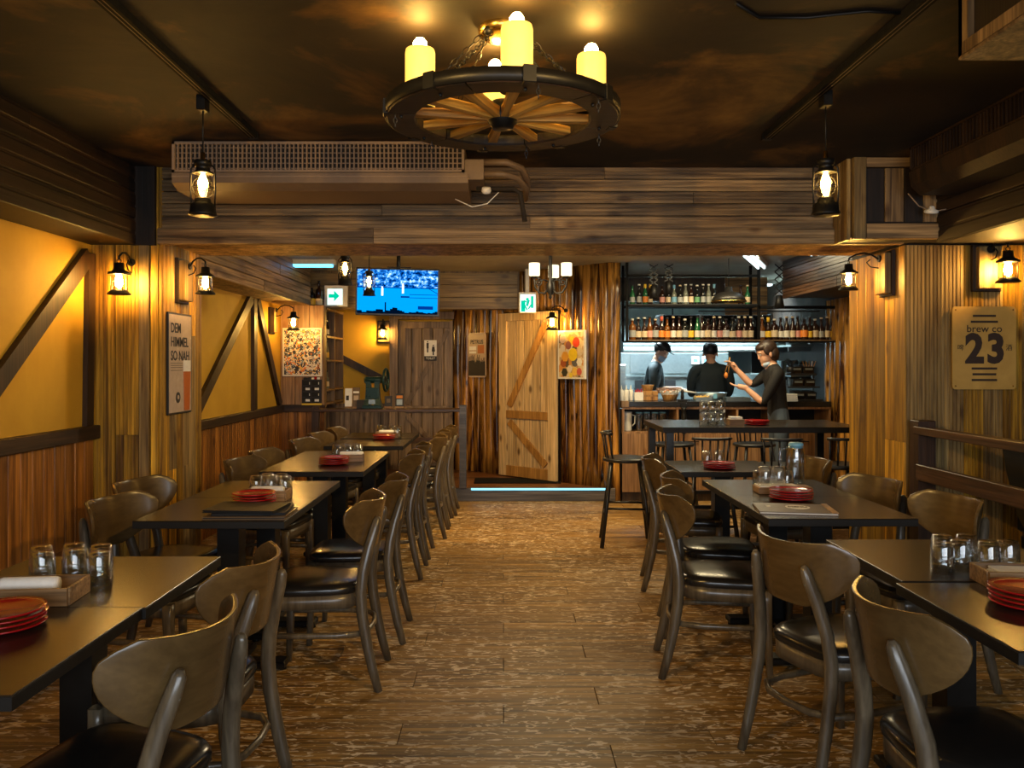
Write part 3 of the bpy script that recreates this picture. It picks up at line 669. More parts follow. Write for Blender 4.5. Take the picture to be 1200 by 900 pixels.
mb.box((-.11, -.003, -.14), (.012, .002, .09)); mb.build('front_crowd', M['tvk'], tv)
MB().bb(-.03, .03, .04, .09, -.1, .1).build('mount_plate', M['black'], tv)
MB().tube([(0, .07, .05), (0, .07, .24), (0, .05, .385)], .018, 8).build('mount_pole', M['black'], tv)
MB().bb(-.10, .12, .03, .07, .225, .235).build('mount_bar', M['black'], tv)
cbx = MB().tube([(-.95, 7.42, 2.475), (-1.05, 7.42, 2.44), (-1.14, 7.42, 2.478)], .012, 6).build('ceiling_cable', M['black']); tag(cbx, 'black cable looping along the ceiling over the television', 'cable')

# ================================================================ lanterns
def wall_lantern(label, hang, base, nrm_th, name='wall_lantern', sc=1.0, mount=(.13, .25), group=None):
    # hang = centre of the glass; base = point on the wall surface; the thing's -Y axis leaves the wall
    t = thing(name, label, 'lamp', base, nrm_th, group)
    Rm = Matrix.Rotation(-nrm_th, 3, 'Z'); h = Rm @ (Vector(hang)-Vector(base)); x, y, z = h
    mw, mh = mount or (0, 0)
    if mw:
        MB().bbx(-mw/2-.02, mw/2+.02, -.025, 0, z-.12, z-.12+mh+.03, .004).build('mount_backing', M['darktrim'], t)
        MB().bbx(-mw/2, mw/2, -.06, -.025, z-.105, z-.105+mh, .004).build('mount_board', M['gold2'], t)
    y0 = -.06 if mw else 0
    MB().lathe([(.022*sc, 0), (.022*sc, .01)], 12, (0, y0, z+.12*sc), R=Matrix.Rotation(PI/2, 3, 'X')).build('rosette', M['black'], t)
    pts = [(0, y0, z+.11*sc)]+[(x*k, y0+(y-y0)*k, z+.12*sc+.045*sc*math.sin(PI*k*.9)) for k in (.25, .5, .75)]+[(x, y, z+.135*sc), (x, y, z+.115*sc)]
    mb = MB().tube(pts, .006*sc, 6)
    mb.tube([(x*.1, y0-.002, z+.06*sc), (x*.3, y0+(y-y0)*.3, z+.07*sc), (x*.42, y0+(y-y0)*.42, z+.10*sc), (x*.3, y0+(y-y0)*.3, z+.12*sc)], .004*sc, 6)
    mb.build('bracket', M['black'], t)
    MB().tube([(x+.012*math.cos(a)*sc, y, z+.108*sc+.012*math.sin(a)*sc) for a in [2*PI*i/10 for i in range(10)]], .003*sc, 6, closed=True).build('hanging_ring', M['black'], t)
    MB().lathe([(.004*sc, z+.10*sc), (.026*sc, z+.098*sc), (.028*sc, z+.065*sc), (.034*sc, z+.058*sc), (.058*sc, z+.045*sc), (.060*sc, z+.036*sc), (.045*sc, z+.034*sc)], 20, (x, y, 0)).build('cap', M['black'], t)
    MB().lathe([(.043*sc, z+.036*sc), (.043*sc, z-.052*sc)], 20, (x, y, 0), cap=False).build('glass_chimney', M['globe'], t)
    MB().lathe([(.042*sc, z-.048*sc), (.048*sc, z-.056*sc), (.062*sc, z-.070*sc), (.062*sc, z-.076*sc), (.03*sc, z-.078*sc)], 20, (x, y, 0)).build('base', M['black'], t)
    for k in range(4):
        a = PI/4+k*PI/2; MB().tube([(x+.046*sc*math.cos(a), y+.046*sc*math.sin(a), z+.04*sc), (x+.046*sc*math.cos(a), y+.046*sc*math.sin(a), z-.06*sc)], .002*sc, 5).build('guard_rod', M['black'], t)
    MB().lathe([(.010*sc, z+.034*sc), (.016*sc, z+.022*sc), (.021*sc, z-.004*sc), (.018*sc, z-.024*sc), (.006*sc, z-.036*sc)], 12, (x, y, 0)).build('bulb', M['bulb'], t)
    return t
wall_lantern('black iron wall lantern on the grooved boards facing the room, DEM HIMMEL poster side', (-2.21, 4.66, 1.905), (-2.21, Y0, 1.905), 0, mount=None, sc=1.05)
wall_lantern('black wall lantern on a wooden block above the DEM HIMMEL poster', (-1.82, 4.95, 1.925), (-2.03, 5.08, 1.925), PI/2, sc=.95)
wall_lantern('small black wall lantern beside the crowded sticker collage poster', (-2.19, 8.45, 1.86), (XL, 8.52, 1.86), PI/2, sc=1.1)
wall_lantern('black lantern in a dark square frame on yellow wall under the television', (-1.47, 9.85, 1.80), (-1.47, 10.02, 1.80), 0, sc=1.05)
q = dpos((Vector((.72, 8.79))-D0).dot(dd), .08); hq = dpos((Vector((.72, 8.79))-D0).dot(dd)-.05, .26)
wall_lantern('small black lantern hanging on varnished logs above the sticker board', (hq.x, hq.y, 1.87), (q.x, q.y, 1.87), DA, mount=None, sc=1.1)
wall_lantern('black wall lantern on the golden pillar face next to the bar', (2.18, 5.12, 1.965), (2.39, 5.02, 1.965), -PI/2, sc=.95)
wall_lantern('black wall lantern on a wooden block above the number sign', (2.90, 4.66, 1.975), (2.86, Y0, 1.975), 0, sc=1.05)

def hurricane(label, loc, top, sc=1.0, strong=True, spread=True):
    t = thing('hanging_lantern', label, 'lamp', loc)
    h = .142*sc
    MB().tube([(0, 0, h), (0, 0, top-loc[2]-.03)], .0035, 6).build('cord', M['black'], t)
    MB().bbx(-.018, .018, -.03, .03, top-loc[2]-.075, top-loc[2]-.01, .003).build('track_adapter', M['black'], t)
    MB().lathe([(.006*sc, h), (.009*sc, h-.002), (.010*sc, h-.03*sc), (.014*sc, h-.035*sc)], 12).build('brass_socket', M['brass'], t)
    MB().lathe([(.012*sc, .108*sc), (.036*sc, .105*sc), (.036*sc, .082*sc), (.028*sc, .080*sc), (.030*sc, .062*sc), (.044*sc, .052*sc), (.044*sc, .048*sc)], 20).build('cap', M['black'], t)
    MB().lathe([(.028*sc, .050*sc), (.040*sc, .02*sc), (.044*sc, -.012*sc), (.036*sc, -.045*sc), (.026*sc, -.06*sc)], 18, cap=False).build('glass_globe', M['globe'], t)
    mb = MB()
    for s in (-1, 1):
        mb.tube([(s*.030*sc, 0, .095*sc), (s*.052*sc, 0, .07*sc), (s*.054*sc, 0, -.02*sc), (s*.050*sc, 0, -.10*sc)], .004*sc, 6)
    for ph in (0, PI/2):
        pts = [(.047*sc*math.cos(a)*math.cos(ph+.7)+0, .047*sc*math.cos(a)*math.sin(ph+.7), -.012*sc+.045*sc*math.sin(a)) for a in [2*PI*i/18 for i in range(18)]]
        mb.tube(pts, .0016*sc, 5, closed=True)
    mb.tube([(.047*sc*math.cos(a), .047*sc*math.sin(a), -.012*sc) for a in [2*PI*i/18 for i in range(18)]], .0016*sc, 5, closed=True)
    mb.build('wire_guard', M['black'], t)
    MB().lathe([(.022*sc, -.055*sc), (.034*sc, -.062*sc), (.034*sc, -.075*sc), (.052*sc, -.086*sc), (.055*sc, -.118*sc), (.060*sc, -.126*sc), (.060*sc, -.132*sc), (.03*sc, -.134*sc)], 22).build('oil_base', M['black'], t)
    MB().lathe([(.008*sc, .048*sc), (.012*sc, .036*sc), (.022*sc, .012*sc), (.019*sc, -.008*sc), (.006*sc, -.018*sc)], 12).build('bulb', M['bulbh'], t)
    return t
hurricane('hanging oil-style lantern in front of the long grilled air conditioner', (-1.305, 3.52, 2.205), ZC, 1.0)
hurricane('hanging oil-style lantern before the wooden beam, bar side', (1.375, 3.46, 2.195), ZC, 1.0)
hurricane('hanging lantern over the shelf rack, beside the television', (-1.27, 6.5, 2.19), 2.48, 1.0)
hurricane('hanging lantern hanging in front of the television screen', (-1.21, 7.3, 2.165), 2.48, .95)
def track(label, x, y0, y1, z):
    t = thing('lighting_track', label, 'light track', (x, y0, z))
    MB().bb(-.022, .022, 0, y1-y0, -.03, 0).build('channel', M['rubbermat'], t)
    for s in (-.008, .008): MB().bb(s-.0015, s+.0015, .01, y1-y0-.01, -.0315, -.03).build('conductor', M['cond'], t)
    MB().bb(-.024, .024, y1-y0-.03, y1-y0, -.033, 0).build('end_cap', M['black'], t)
track('black lighting track on the ceiling above the yellow wall side tables', -1.265, .6, 4.12, ZC)
track('black lighting track on the ceiling above the railing side tables', 1.34, .6, 4.14, ZC)
cc = MB().tube([(.75, 2.62, ZC-.006), (.86, 2.73, ZC-.006), (1.02, 2.73, ZC-.006), (1.2, 2.68, ZC-.006), (1.34, 2.7, ZC-.006)], .006, 6).build('ceiling_cable', M['black']); tag(cc, 'thin black cable pinned across the ceiling to the track', 'cable')

# ================================================================ wagon wheel chandelier
ch = thing('wheel_chandelier', 'dark wagon wheel chandelier with four glowing candle lamps on chains', 'chandelier', (-.003, 2.80, 2.285), 0, rot=(0, 0, 0))
R0, R1 = .398, .300
for k in range(6):
    a0 = 2*PI*k/6+.25; a1 = a0+2*PI/6-.012; rings = []
    for i in range(9):
        a = a0+(a1-a0)*i/8; c, s = math.cos(a), math.sin(a); e = .004
        rings.append([(r*c, r*s, z) for r, z in ((R1, -.014), (R1+e, -.02), (R0-e, -.02), (R0, -.016), (R0, .016), (R1+e, .02), (R1, .014))])
    MB().loft(rings, 0, False).build('rim_segment', M['rim'], ch)
n = 48; mb = MB(); rings = []
for i in range(n):
    a = 2*PI*i/n; rings.append([(r*math.cos(a), r*math.sin(a), z) for r, z in ((R0-.001, -.016), (R0+.006, -.016), (R0+.006, .026), (R0-.001, .026))])
mb.loft(rings+[rings[0]], 0, True, False); mb.build('iron_tyre', M['black'], ch)
for k in range(12):
    a = 2*PI*k/12+.13
    mb = MB(); 
    rings = [[(x, w*y_, h*z_) for y_, z_ in ((-1, -1), (1, -1), (1, 1), (-1, 1))] for x, w, h in ((.05, .012, .018), (.10, .010, .016), (.2, .014, .015), (R1+.01, .018, .012))]
    mb.loft(rings, 0, False); o = mb.build('spoke', M['spoke'], ch, (0, 0, 0), (0, 0, a))
MB().lathe([(.012, -.045), (.036, -.044), (.042, -.03), (.050, -.025), (.056, 0), (.052, .03), (.036, .05), (.01, .052)], 24).build('hub', M['black'], ch)
cands = [(-.285, .0), (.312, .05), (.046, -.20), (-.028, .20)]
for x, y in cands:
    c = MB().lathe([(.050, .022), (.052, .03), (.052, .215), (.049, .228), (.030, .234), (.012, .230)], 20, (x, y, 0)).build('candle_sleeve', M['ivory'], ch)
    MB().lathe([(.056, .018), (.056, .024)], 20, (x, y, 0)).build('candle_dish', M['black'], c)
    MB().ball((x, y, .246), .025, 10).build('bulb', M['bulbs'], c)
for k in range(8):
    a = 2*PI*k/8+.2
    c = MB().bbx(R0-.02, R0+.012, -.02, .02, -.022, .032, .003).build('rim_clip', M['black'], ch, (0, 0, 0), (0, 0, a))
    MB().ball((R0-.05, 0, -.024), .007, 8).build('bolt', M['black'], ch, (0, 0, 0), (0, 0, a))
def chain(p, q, parent, name='chain', r=.009, sag=0):
    p, q = Vector(p), Vector(q); L_ = (q-p).length; n = max(3, int(L_/(r*3.0))); mb = MB(); d = (q-p).normalized()
    u = d.cross(Vector((0, 1, 0.2))).normalized(); v = d.cross(u)
    for i in range(n):
        c = p.lerp(q, (i+.5)/n)+Vector((0, 0, -sag*math.sin(PI*(i+.5)/n))); w = u if i % 2 else v
        mb.tube([c+d*(r*1.9*math.cos(a))+w*(r*.85*math.sin(a)) for a in [2*PI*j/8 for j in range(8)]], r*.22, 4, closed=True)
    return mb.build(name, M['black'], parent)
top = .302
for a, tx_ in ((2.9, -.06), (2.2, -.045), (.2, .07), (.9, .05), (4.3, -.03), (5.3, .04)):
    chain((R0*.93*math.cos(a), R0*.93*math.sin(a), .03), (tx_, .02, top), ch)
MB().lathe([(.085, top+.028), (.085, top-.01), (.07, top-.02), (.01, top-.022)], 24, (0, .03, 0)).build('ceiling_canopy', M['brass'], ch)
for s in (-1, 1): MB().ball((s*.05, -.03, top-.02), .016, 10).build('canopy_knob', M['black'], ch)
MB().tube([(.02, .02, top-.01), (.10, 0, .20), (.16, .03, .13), (.27, .04, .05)], .004, 6).build('power_wire', M['black'], ch)
for a, u in ((2.4, .36), (1.3, .34), (.4, .38), (3.4, .37), (5.6, .39), (-1.3, .40)):
    mb = MB()
    for i in range(3):
        mb.tube([(u*math.cos(a)+(.006*math.sin(b) if i % 2 else 0), u*math.sin(a)+(0 if i % 2 else .006*math.sin(b)), -.03-.014*i+.009*math.cos(b)) for b in [2*PI*j/8 for j in range(8)]], .0018, 4, closed=True)
    mb.build('loose_hook', M['black'], ch)

# ================================================================ air conditioners
ac = thing('air_conditioner', 'long beige grilled ceiling air conditioner hanging before the beam', 'air conditioner', (-.97, 4.24, ZC))
L2 = .765
MB().bbx(-L2, L2, .03, .55, -.17, -.01, .004).build('casing', M['acmetal'], ac)
mb = MB(); 
for z0, z1 in ((-.168, -.155), (-.022, -.008)): mb.bb(-L2, L2, 0, .03, z0, z1)
for x0 in (-L2, L2-.014): mb.bb(x0, x0+.014, 0, .03, -.168, -.008)
mb.build('grille_frame', M['acgr'], ac)
MB().bb(-L2+.01, L2-.01, .022, .03, -.16, -.015).build('grille_cavity', M['acdark'], ac)
mb = MB(); x = -L2+.03
while x < L2-.02: mb.bb(x-.0035, x+.0035, .002, .014, -.156, -.02); x += .0225
mb.build('grille_slats', M['acgr'], ac)
mb = MB()
for i in range(5): mb.bb(-L2+.015, L2-.015, .014, .020, -.148+i*.027, -.143+i*.027)
mb.build('grille_bars', M['acgr'], ac)
MB().loft([[(-L2, y, z) for y, z in ((.0, -.172), (.0, -.225), (.08, -.252), (.42, -.252), (.42, -.172))], [(L2+.02, y, z) for y, z in ((.0, -.172), (.0, -.225), (.08, -.252), (.42, -.252), (.42, -.172))]], 0, False).build('drip_tray', M['acmetal'], ac)
MB().bb(-L2, L2+.018, -.004, 0, -.196, -.188).build('trim_strip', M['acgr'], ac)
MB().bbx(L2+.001, L2+.10, .04, .30, -.20, -.09, .004).build('pipe_box', M['acmetal'], ac)
MB().tube([(L2+.10, .06, -.105), (L2+.22, .05, -.105), (L2+.30, .08, -.13), (L2+.335, .18, -.17), (L2+.335, .40, -.19)], .019, 10).build('insulated_pipe', M['acmetal'], ac)
MB().tube([(L2+.10, .06, -.165), (L2+.20, .06, -.165), (L2+.28, .09, -.18), (L2+.33, .2, -.21), (L2+.33, .40, -.23)], .017, 10).build('insulated_pipe', M['acmetal'], ac)
MB().tube([(L2+.06, .10, -.235), (L2+.26, .10, -.235), (L2+.295, .10, -.26), (L2+.32, .10, -.41)], .013, 10).build('drain_pipe', M['acdark'], ac)
MB().tube([(L2-.05, .05, -.30), (L2+.04, .03, -.345), (L2+.12, .02, -.33), (L2+.18, .02, -.27)], .003, 5).build('cable', M['white'], ac)
MB().lathe([(.004, .02), (.022, .018), (.026, 0), (.022, -.012), (.006, -.015)], 14, (L2+.115, .02, -.262), R=Matrix.Rotation(.5, 3, 'X')).build('sensor_puck', M['white'], ac)
MB().tube([(-L2-.02, .1, -.21), (-L2+.02, .1, -.21)], .02, 8).build('pipe_stub', M['acdark'], ac)
a2 = thing('air_conditioner', 'dark ceiling air conditioner hanging beside the railing side bulkhead', 'air conditioner', (2.20, 4.40, ZC-.002))
MB().loft([[(x, -2.9, z) for x, z in ((.0, -.13), (.012, -.21), (.06, -.255), (.27, -.255), (.27, -.13))], [(x, 0, z) for x, z in ((.0, -.13), (.012, -.21), (.06, -.255), (.27, -.255), (.27, -.13))]], 0, False).build('drip_tray', M['beamdark'], a2)
MB().bb(.02, .27, -2.9, -.02, -.128, 0).build('casing', M['acdark'], a2)
mb = MB(); y = -2.86
while y < -.03: mb.bb(.004, .014, y-.004, y+.004, -.125, -.01); y += .028
mb.build('grille_slats', M['darktrim'], a2)
mb = MB().bb(0, .02, -2.9, -.01, -.128, -.118); mb.bb(0, .02, -2.9, -.01, -.012, 0); mb.bb(0, .02, -.02, -.01, -.128, 0); mb.build('grille_frame', M['darktrim'], a2)
sd = thing('ceiling_sensor', 'white round sensor puck hanging by its cable under dark air conditioner', 'sensor', (2.375, 4.50, 2.275))
MB().lathe([(.006, .03), (.014, .026), (.018, .012), (.036, .006), (.038, -.006), (.03, -.012), (.008, -.013)], 18, R=Matrix.Rotation(.25, 3, 'X')).build('puck', M['white'], sd)
MB().tube([(-.02, 0, .01), (-.07, 0, .03), (-.13, 0, .10)], .004, 5).build('cable', M['acgr'], sd)
MB().tube([(.02, 0, .0), (.10, 0, .015), (.17, -.05, .06), (.21, -.12, .15)], .004, 5).build('cable', M['acgr'], sd)
cbn = thing('ceiling_cabinet', 'panelled wooden cabinet hung from the ceiling beside the railing', 'cabinet', (1.42, 2.53, 2.375))
MB().bb(.02, 1.0, -1.4, -.02, .01, .224).build('body', M['beamdark'], cbn)
MB().bbx(0, 1.0, -1.4, 0, 0, .012, .003).build('bottom_panel', M['beam'], cbn)
for y0, y1, z0, z1 in ((-1.4, 0, .012, .05), (-1.4, 0, .19, .224), (-.05, 0, .05, .19), (-.75, -.70, .05, .19)): MB().bb(0, .02, y0, y1, z0, z1).build('frame_moulding', M['beam'], cbn)
MB().bb(0, 1.0, -.02, 0, .012, .224).build('end_panel', M['beamdark'], cbn)

# ================================================================ black scroll chandelier in the back
sc_ = thing('scroll_chandelier', 'black wrought iron scroll chandelier with white drum shades', 'chandelier', (.405, 7.0, 2.14))
MB().lathe([(.004, -.155), (.016, -.14), (.010, -.12), (.030, -.09), (.034, -.03), (.014, .02), (.018, .06), (.010, .34)], 14).build('stem', M['black'], sc_)
for a in (math.radians(188), math.radians(-12), math.radians(75)):
    c, s = math.cos(a), math.sin(a)
    pts = [(.015, -.06), (.05, -.105), (.10, -.10), (.135, -.05), (.14, .0), (.14, .035)]
    o = MB().tube([(r*c, r*s, z) for r, z in pts], .009, 8).build('arm', M['black'], sc_)
    MB().tube([((.105+.036*(1-i/17)*math.cos(i*.75+1.2))*c, (.105+.036*(1-i/17)*math.cos(i*.75+1.2))*s, -.01+.036*(1-i/17)*math.sin(i*.75+1.2)) for i in range(15)], .006, 6).build('scroll', M['black'], o)
    MB().tube([(.02*c, .02*s, .0), (.06*c, .06*s, .012), (.10*c, .10*s, .0)], .006, 6).build('brace_bar', M['black'], o)
    MB().lathe([(.005, .02), (.03, .035), (.032, .04)], 12, (.14*c, .14*s, 0)).build('cup', M['black'], o)
    MB().lathe([(.044, .045), (.047, .05), (.047, .15), (.044, .155)], 18, (.14*c, .14*s, 0)).build('shade', M['shade'], o)
point('scroll_chandelier_light', (.20, 6.35, 2.30), 26, .08, (1, .80, .5))

# ceiling fluorescent fittings
def fitting(label, loc, rz, l=1.2, col='tubes'):
    t = thing('ceiling_light', label, 'light', loc, rz)
    MB().bbx(-l/2, l/2, -.06, .06, -.05, 0, .004).build('housing', M['white'], t)
    for s in (-.03, .03): MB().tube([(-l/2+.03, s, -.062), (l/2-.03, s, -.062)], .013, 8).build('tube', M[col], t)
fitting('long white fluorescent fitting on the ceiling above the bar shelves', (2.45, 7.9, 2.48), 1.15, 1.1)
fitting('white fluorescent fitting on the ceiling beside the corner bulkhead', (2.70, 6.9, 2.48), 1.3, 1.0)
M['tubeb'] = emat('blue_fluorescent_tube', (.10, .5, 1.0), 2.5)
fitting('blue glowing tube light on the ceiling over the shelf rack', (-1.95, 8.2, 2.48), 0, .5, 'tubeb')
fitting('white fluorescent fitting on the kitchen ceiling over the cooks', (2.4, 10.2, 2.48), 0, 2.0)

# ================================================================ chair
def make_chair():
    t = thing('wooden_chair', 'x y z w', 'chair')
    mb = MB(); 
    def outline(sc, n=28):
        out = []
        for i in range(n):
            a = 2*PI*i/n; c, s = math.cos(a), math.sin(a); e = .45
            x = math.copysign(abs(c)**e, c); y = math.copysign(abs(s)**(.5 if s > 0 else .62), s)
            out.append((x*(.200+.018*y)*sc, .005+y*.205*sc))
        return out
    rings = []
    for z, s in ((.418, .97), (.424, 1.0), (.444, 1.0), (.456, .96), (.463, .84), (.467, .6), (.468, .25)): rings.append([(x, y, z) for x, y in outline(s)])
    mb.loft(rings, 0, True).build('seat', M['leather'], t)
    mb = MB(); a = [(x, y, .358) for x, y in outline(.965)]; b = [(x, y, .419) for x, y in outline(.965)]
    mb.loft([a, b], 0, True).build('seat_frame', M['chair'], t)
    for s in (-1, 1):
        rings = []
        for z, w, dy, dx in ((0, .013, .012, .006), (.2, .016, .005, .003), (.36, .020, 0, 0), (.416, .020, 0, 0)):
            cx, cy = s*(.186+dx), .178+dy
            rings.append([(cx+w*u, cy+w*v, z) for u, v in ((-1, -.8), (-.8, -1), (.8, -1), (1, -.8), (1, .8), (.8, 1), (-.8, 1), (-1, .8))])
        MB().loft(rings, 0, True).build('leg', M['chair'], t)
    for s in (-1, 1):
        pts = [(.188, -.285, .0), (.186, -.258, .10), (.183, -.232, .22), (.180, -.212, .34), (.177, -.206, .43), (.168, -.215, .52), (.150, -.238, .62), (.132, -.262, .70), (.124, -.272, .738), (.122, -.2745, .752)]
        r = [.0175, .021, .0235, .025, .025, .0245, .023, .021, .017, .008]
        o = MB().tube([(s*x, y, z) for x, y, z in pts], r, 10, up=(1, 0, 0), sq=.82).build('leg', M['chair'], t)
        MB().ball((s*.133, -.276, .69), .0055, 8).build('screw_cap', M['steel'], o)
    # curved plywood backrest
    NU, NV = 18, 12; front = []; back = []
    def wv(v):
        w = .236*math.sqrt(max(.02, 1-((.74-v)/.80)**2))
        if v > .74: w = .236-.055*((v-.74)/.26)**2.4
        return w
    def P(u, v, o):
        w = wv(v); x = w*u; y = -.250-.040*v+.125*(abs(x)/.225)**2.2; tx = 2.2*.125*abs(x)**1.2/.225**2.2*(1 if x > 0 else -1); l = math.hypot(1, tx)
        z = .600+.232*v-.012*(1-u*u)*(v**3)+.0
        return (x-o*(-tx)/l*-1*-1, y-o/l, z)
    vs = []; fs = []
    for o in (-.0065, .0065):
        for j in range(NV+1):
            for i in range(NU+1): vs.append(P(-1+2*i/NU, j/NV, o))
    k = (NU+1)*(NV+1)
    for j in range(NV):
        for i in range(NU):
            a = j*(NU+1)+i; fs.append((a, a+1, a+NU+2, a+NU+1)); fs.append((k+a, k+a+NU+1, k+a+NU+2, k+a+1))
    mb = MB().add(vs, fs, 0, True); es = []
    loop = [i for i in range(NU+1)]+[j*(NU+1)+NU for j in range(1, NV+1)]+[NV*(NU+1)+i for i in range(NU-1, -1, -1)]+[j*(NU+1) for j in range(NV-1, 0, -1)]
    for a, b in zip(loop, loop[1:]+loop[:1]): mb.f.append([a, k+a, k+b, b]); mb.m.append(0); mb.sm.append(False)
    o = mb.build('backrest', M['chairx'], t); bv = o.modifiers.new('b', 'BEVEL'); bv.width = .003; bv.segments = 2; bv.limit_method = 'ANGLE'; bv.angle_limit = 1.0
    pts = [(.182, .17, .245), (.190, .06, .245), (.188, -.10, .245), (.165, -.19, .245), (.10, -.232, .245), (0, -.242, .245)]
    pts = pts+[(-x, y, z) for x, y, z in pts[-2::-1]]
    MB().tube(pts, .011, 8, sq=1.2).build('stretcher', M['chair'], t)
    return t
CH = make_chair(); FL = {}
def chair(bx, by, fx, fy, label):       # backrest centre on the plan and facing direction
    f = Vector((fx, fy)).normalized(); rz = math.atan2(-f.x, f.y)
    return place(CH, FL, (bx+f.x*.26, by+f.y*.26, 0), rz, label, 'bentwood chairs at the dining tables')
LA, LW, RA, RW = 'aisle side', 'wall side', 'aisle side', 'railing side'
chair(-.70, 1.92, -.966, .24, 'grey-brown wooden chair pulled out at the red plates, poster side front table')
chair(-.75, 2.55, -1, .06, 'grey-brown wooden chair tucked between the front and menu tables')
chair(-.575, 3.72, -1, -.03, 'wooden chair with black seat in open view beside the black menus table')
chair(-.54, 4.32, -1, -.02, 'aisle chair directly beyond the open-view chair at the black menus table')
chair(-.57, 5.55, -1, 0, 'aisle chair, first of two at the third poster side table')
chair(-.57, 6.10, -1, 0, 'aisle chair, second of two at the third poster side table')
chair(-.50, 6.80, -1, 0, 'aisle chair at the last poster side table, first of three')
chair(-.50, 7.30, -1, 0, 'aisle chair at the last poster side table, middle of three')
chair(-.47, 7.80, -1, 0, 'aisle chair at the last poster side table, beside the step')
chair(-1.81, 3.67, .985, -.17, 'wall side wooden chair at the menus table, its back overlapping a second chair')
chair(-1.95, 4.22, .975, -.22, 'wall side wooden chair at the menus table, next to the grooved pillar')
chair(-1.72, 5.16, .985, -.16, 'wall side chair at third poster side table, just beyond the pillar')
chair(-1.73, 5.66, .99, -.1, 'wall side chair at third poster side table, partly behind another')
chair(-1.67, 6.50, .98, -.18, 'wall side chair at the last poster side table, first of three')
chair(-1.67, 7.08, .99, -.12, 'wall side chair at the last poster side table, middle of three')
chair(-1.63, 7.62, 1, 0, 'wall side chair at the last poster side table, beside the ledge')
chair(.965, 2.11, 1, 0, 'large wooden chair back seen closest to camera at the railing side table')
chair(.975, 2.84, .93, .37, 'wooden chair turned at an angle between two railing side tables')
chair(.765, 3.86, .985, -.12, 'wooden chair with black seat in open view at the brown menu table')
chair(.885, 4.40, .99, -.12, 'aisle chair at the water jug table, behind another chair')
chair(.93, 5.27, .98, -.15, 'aisle chair at the small table before the bar stool')
chair(2.02, 4.30, -.93, -.25, 'railing side chair at the water jug table, against the golden pillar')
chair(2.10, 3.70, -.98, -.12, 'railing side chair in front of the dark railing')
chair(2.03, 5.16, -.98, -.1, 'railing side chair at small table behind the water jug')

# ================================================================ tables
def make_table(w=.655, d=.60, h=.75):
    t = thing('dining_table', 'x y z w', 'table')
    MB().bbx(-w/2, w/2, -d/2+.001, d/2-.001, h-.004, h, .0015).build('tabletop', M['table'], t)
    MB().bbx(-w/2, w/2, -d/2+.001, d/2-.001, h-.034, h-.004, .001).build('edge_band', M['edge'], t)
    MB().bbx(-.20, .20, -.20, .20, h-.046, h-.034, .002).build('mounting_plate', M['black'], t)
    MB().bbx(-.05, .05, -.05, .05, .04, h-.046, .004).build('column', M['black'], t)
    MB().bbx(-.26, .26, -.045, .045, .012, .045, .006).build('foot', M['black'], t)
    MB().bbx(-.045, .045, -.24, .24, .010, .043, .006).build('foot', M['black'], t)
    for x, y in ((-.24, 0), (.24, 0), (0, .22), (0, -.22)): MB().lathe([(.018, 0), (.018, .014)], 10, (x, y, 0)).build('leveller', M['black'], t)
    return t
T = make_table()
def table(x, y, label, rz=0): return place(T, FL, (x, y, 0), rz, label, 'dark dining tables')
table(-1.335, 1.96, 'dark dining table with stacked red plates, lowest in view on the poster side')
table(-1.325, 2.56, 'dark dining table joined beyond the plate table, under the upturned glasses')
table(-1.275, 3.80, 'dark dining table carrying black menus and red plates')
table(-1.275, 4.40, 'dark dining table joined beyond the black menus table')
table(-1.21, 5.40, 'third poster side dining table, half with red plates')
table(-1.21, 6.00, 'third poster side dining table, bare half catching yellow light')
table(-1.155, 6.98, 'last poster side dining table, half nearer the pillar')
table(-1.155, 7.66, 'last poster side dining table, half nearer the weathered door')
table(1.545, 2.215, 'dark dining table with red plates on the railing side')
table(1.575, 2.835, 'dark dining table with upturned glasses on the railing side')
table(1.49, 3.85, 'dark dining table with the brown menu on the railing side')
table(1.49, 4.45, 'dark dining table under the glass water jug')
table(1.44, 5.38, 'small single dining table with red plates before the bar stool')
# bar-height table
ht = thing('bar_table', 'tall dark communal table in front of the bar counter', 'table', (2.05, 6.78, 0))
hw, hd, hh = .80, .43, .93
MB().bbx(-hw, hw, -hd, hd, hh-.004, hh, .0015).build('tabletop', M['table'], ht)
MB().bbx(-hw, hw, -hd, hd, hh-.045, hh-.004, .001).build('edge_band', M['edge'], ht)
for x in (-hw+.06, hw-.06):
    for y in (-hd+.05, hd-.05): MB().bbx(x-.03, x+.03, y-.03, y+.03, 0, hh-.045, .002).build('leg', M['blackp'], ht)
for y in (-hd+.05, hd-.05): MB().bb(-hw+.09, hw-.09, y-.015, y+.015, .28, .31).build('foot_rail', M['blackp'], ht)
for x in (-hw+.06, hw-.06): MB().bb(x-.015, x+.015, -hd+.08, hd-.08, .28, .31).build('foot_rail', M['blackp'], ht)
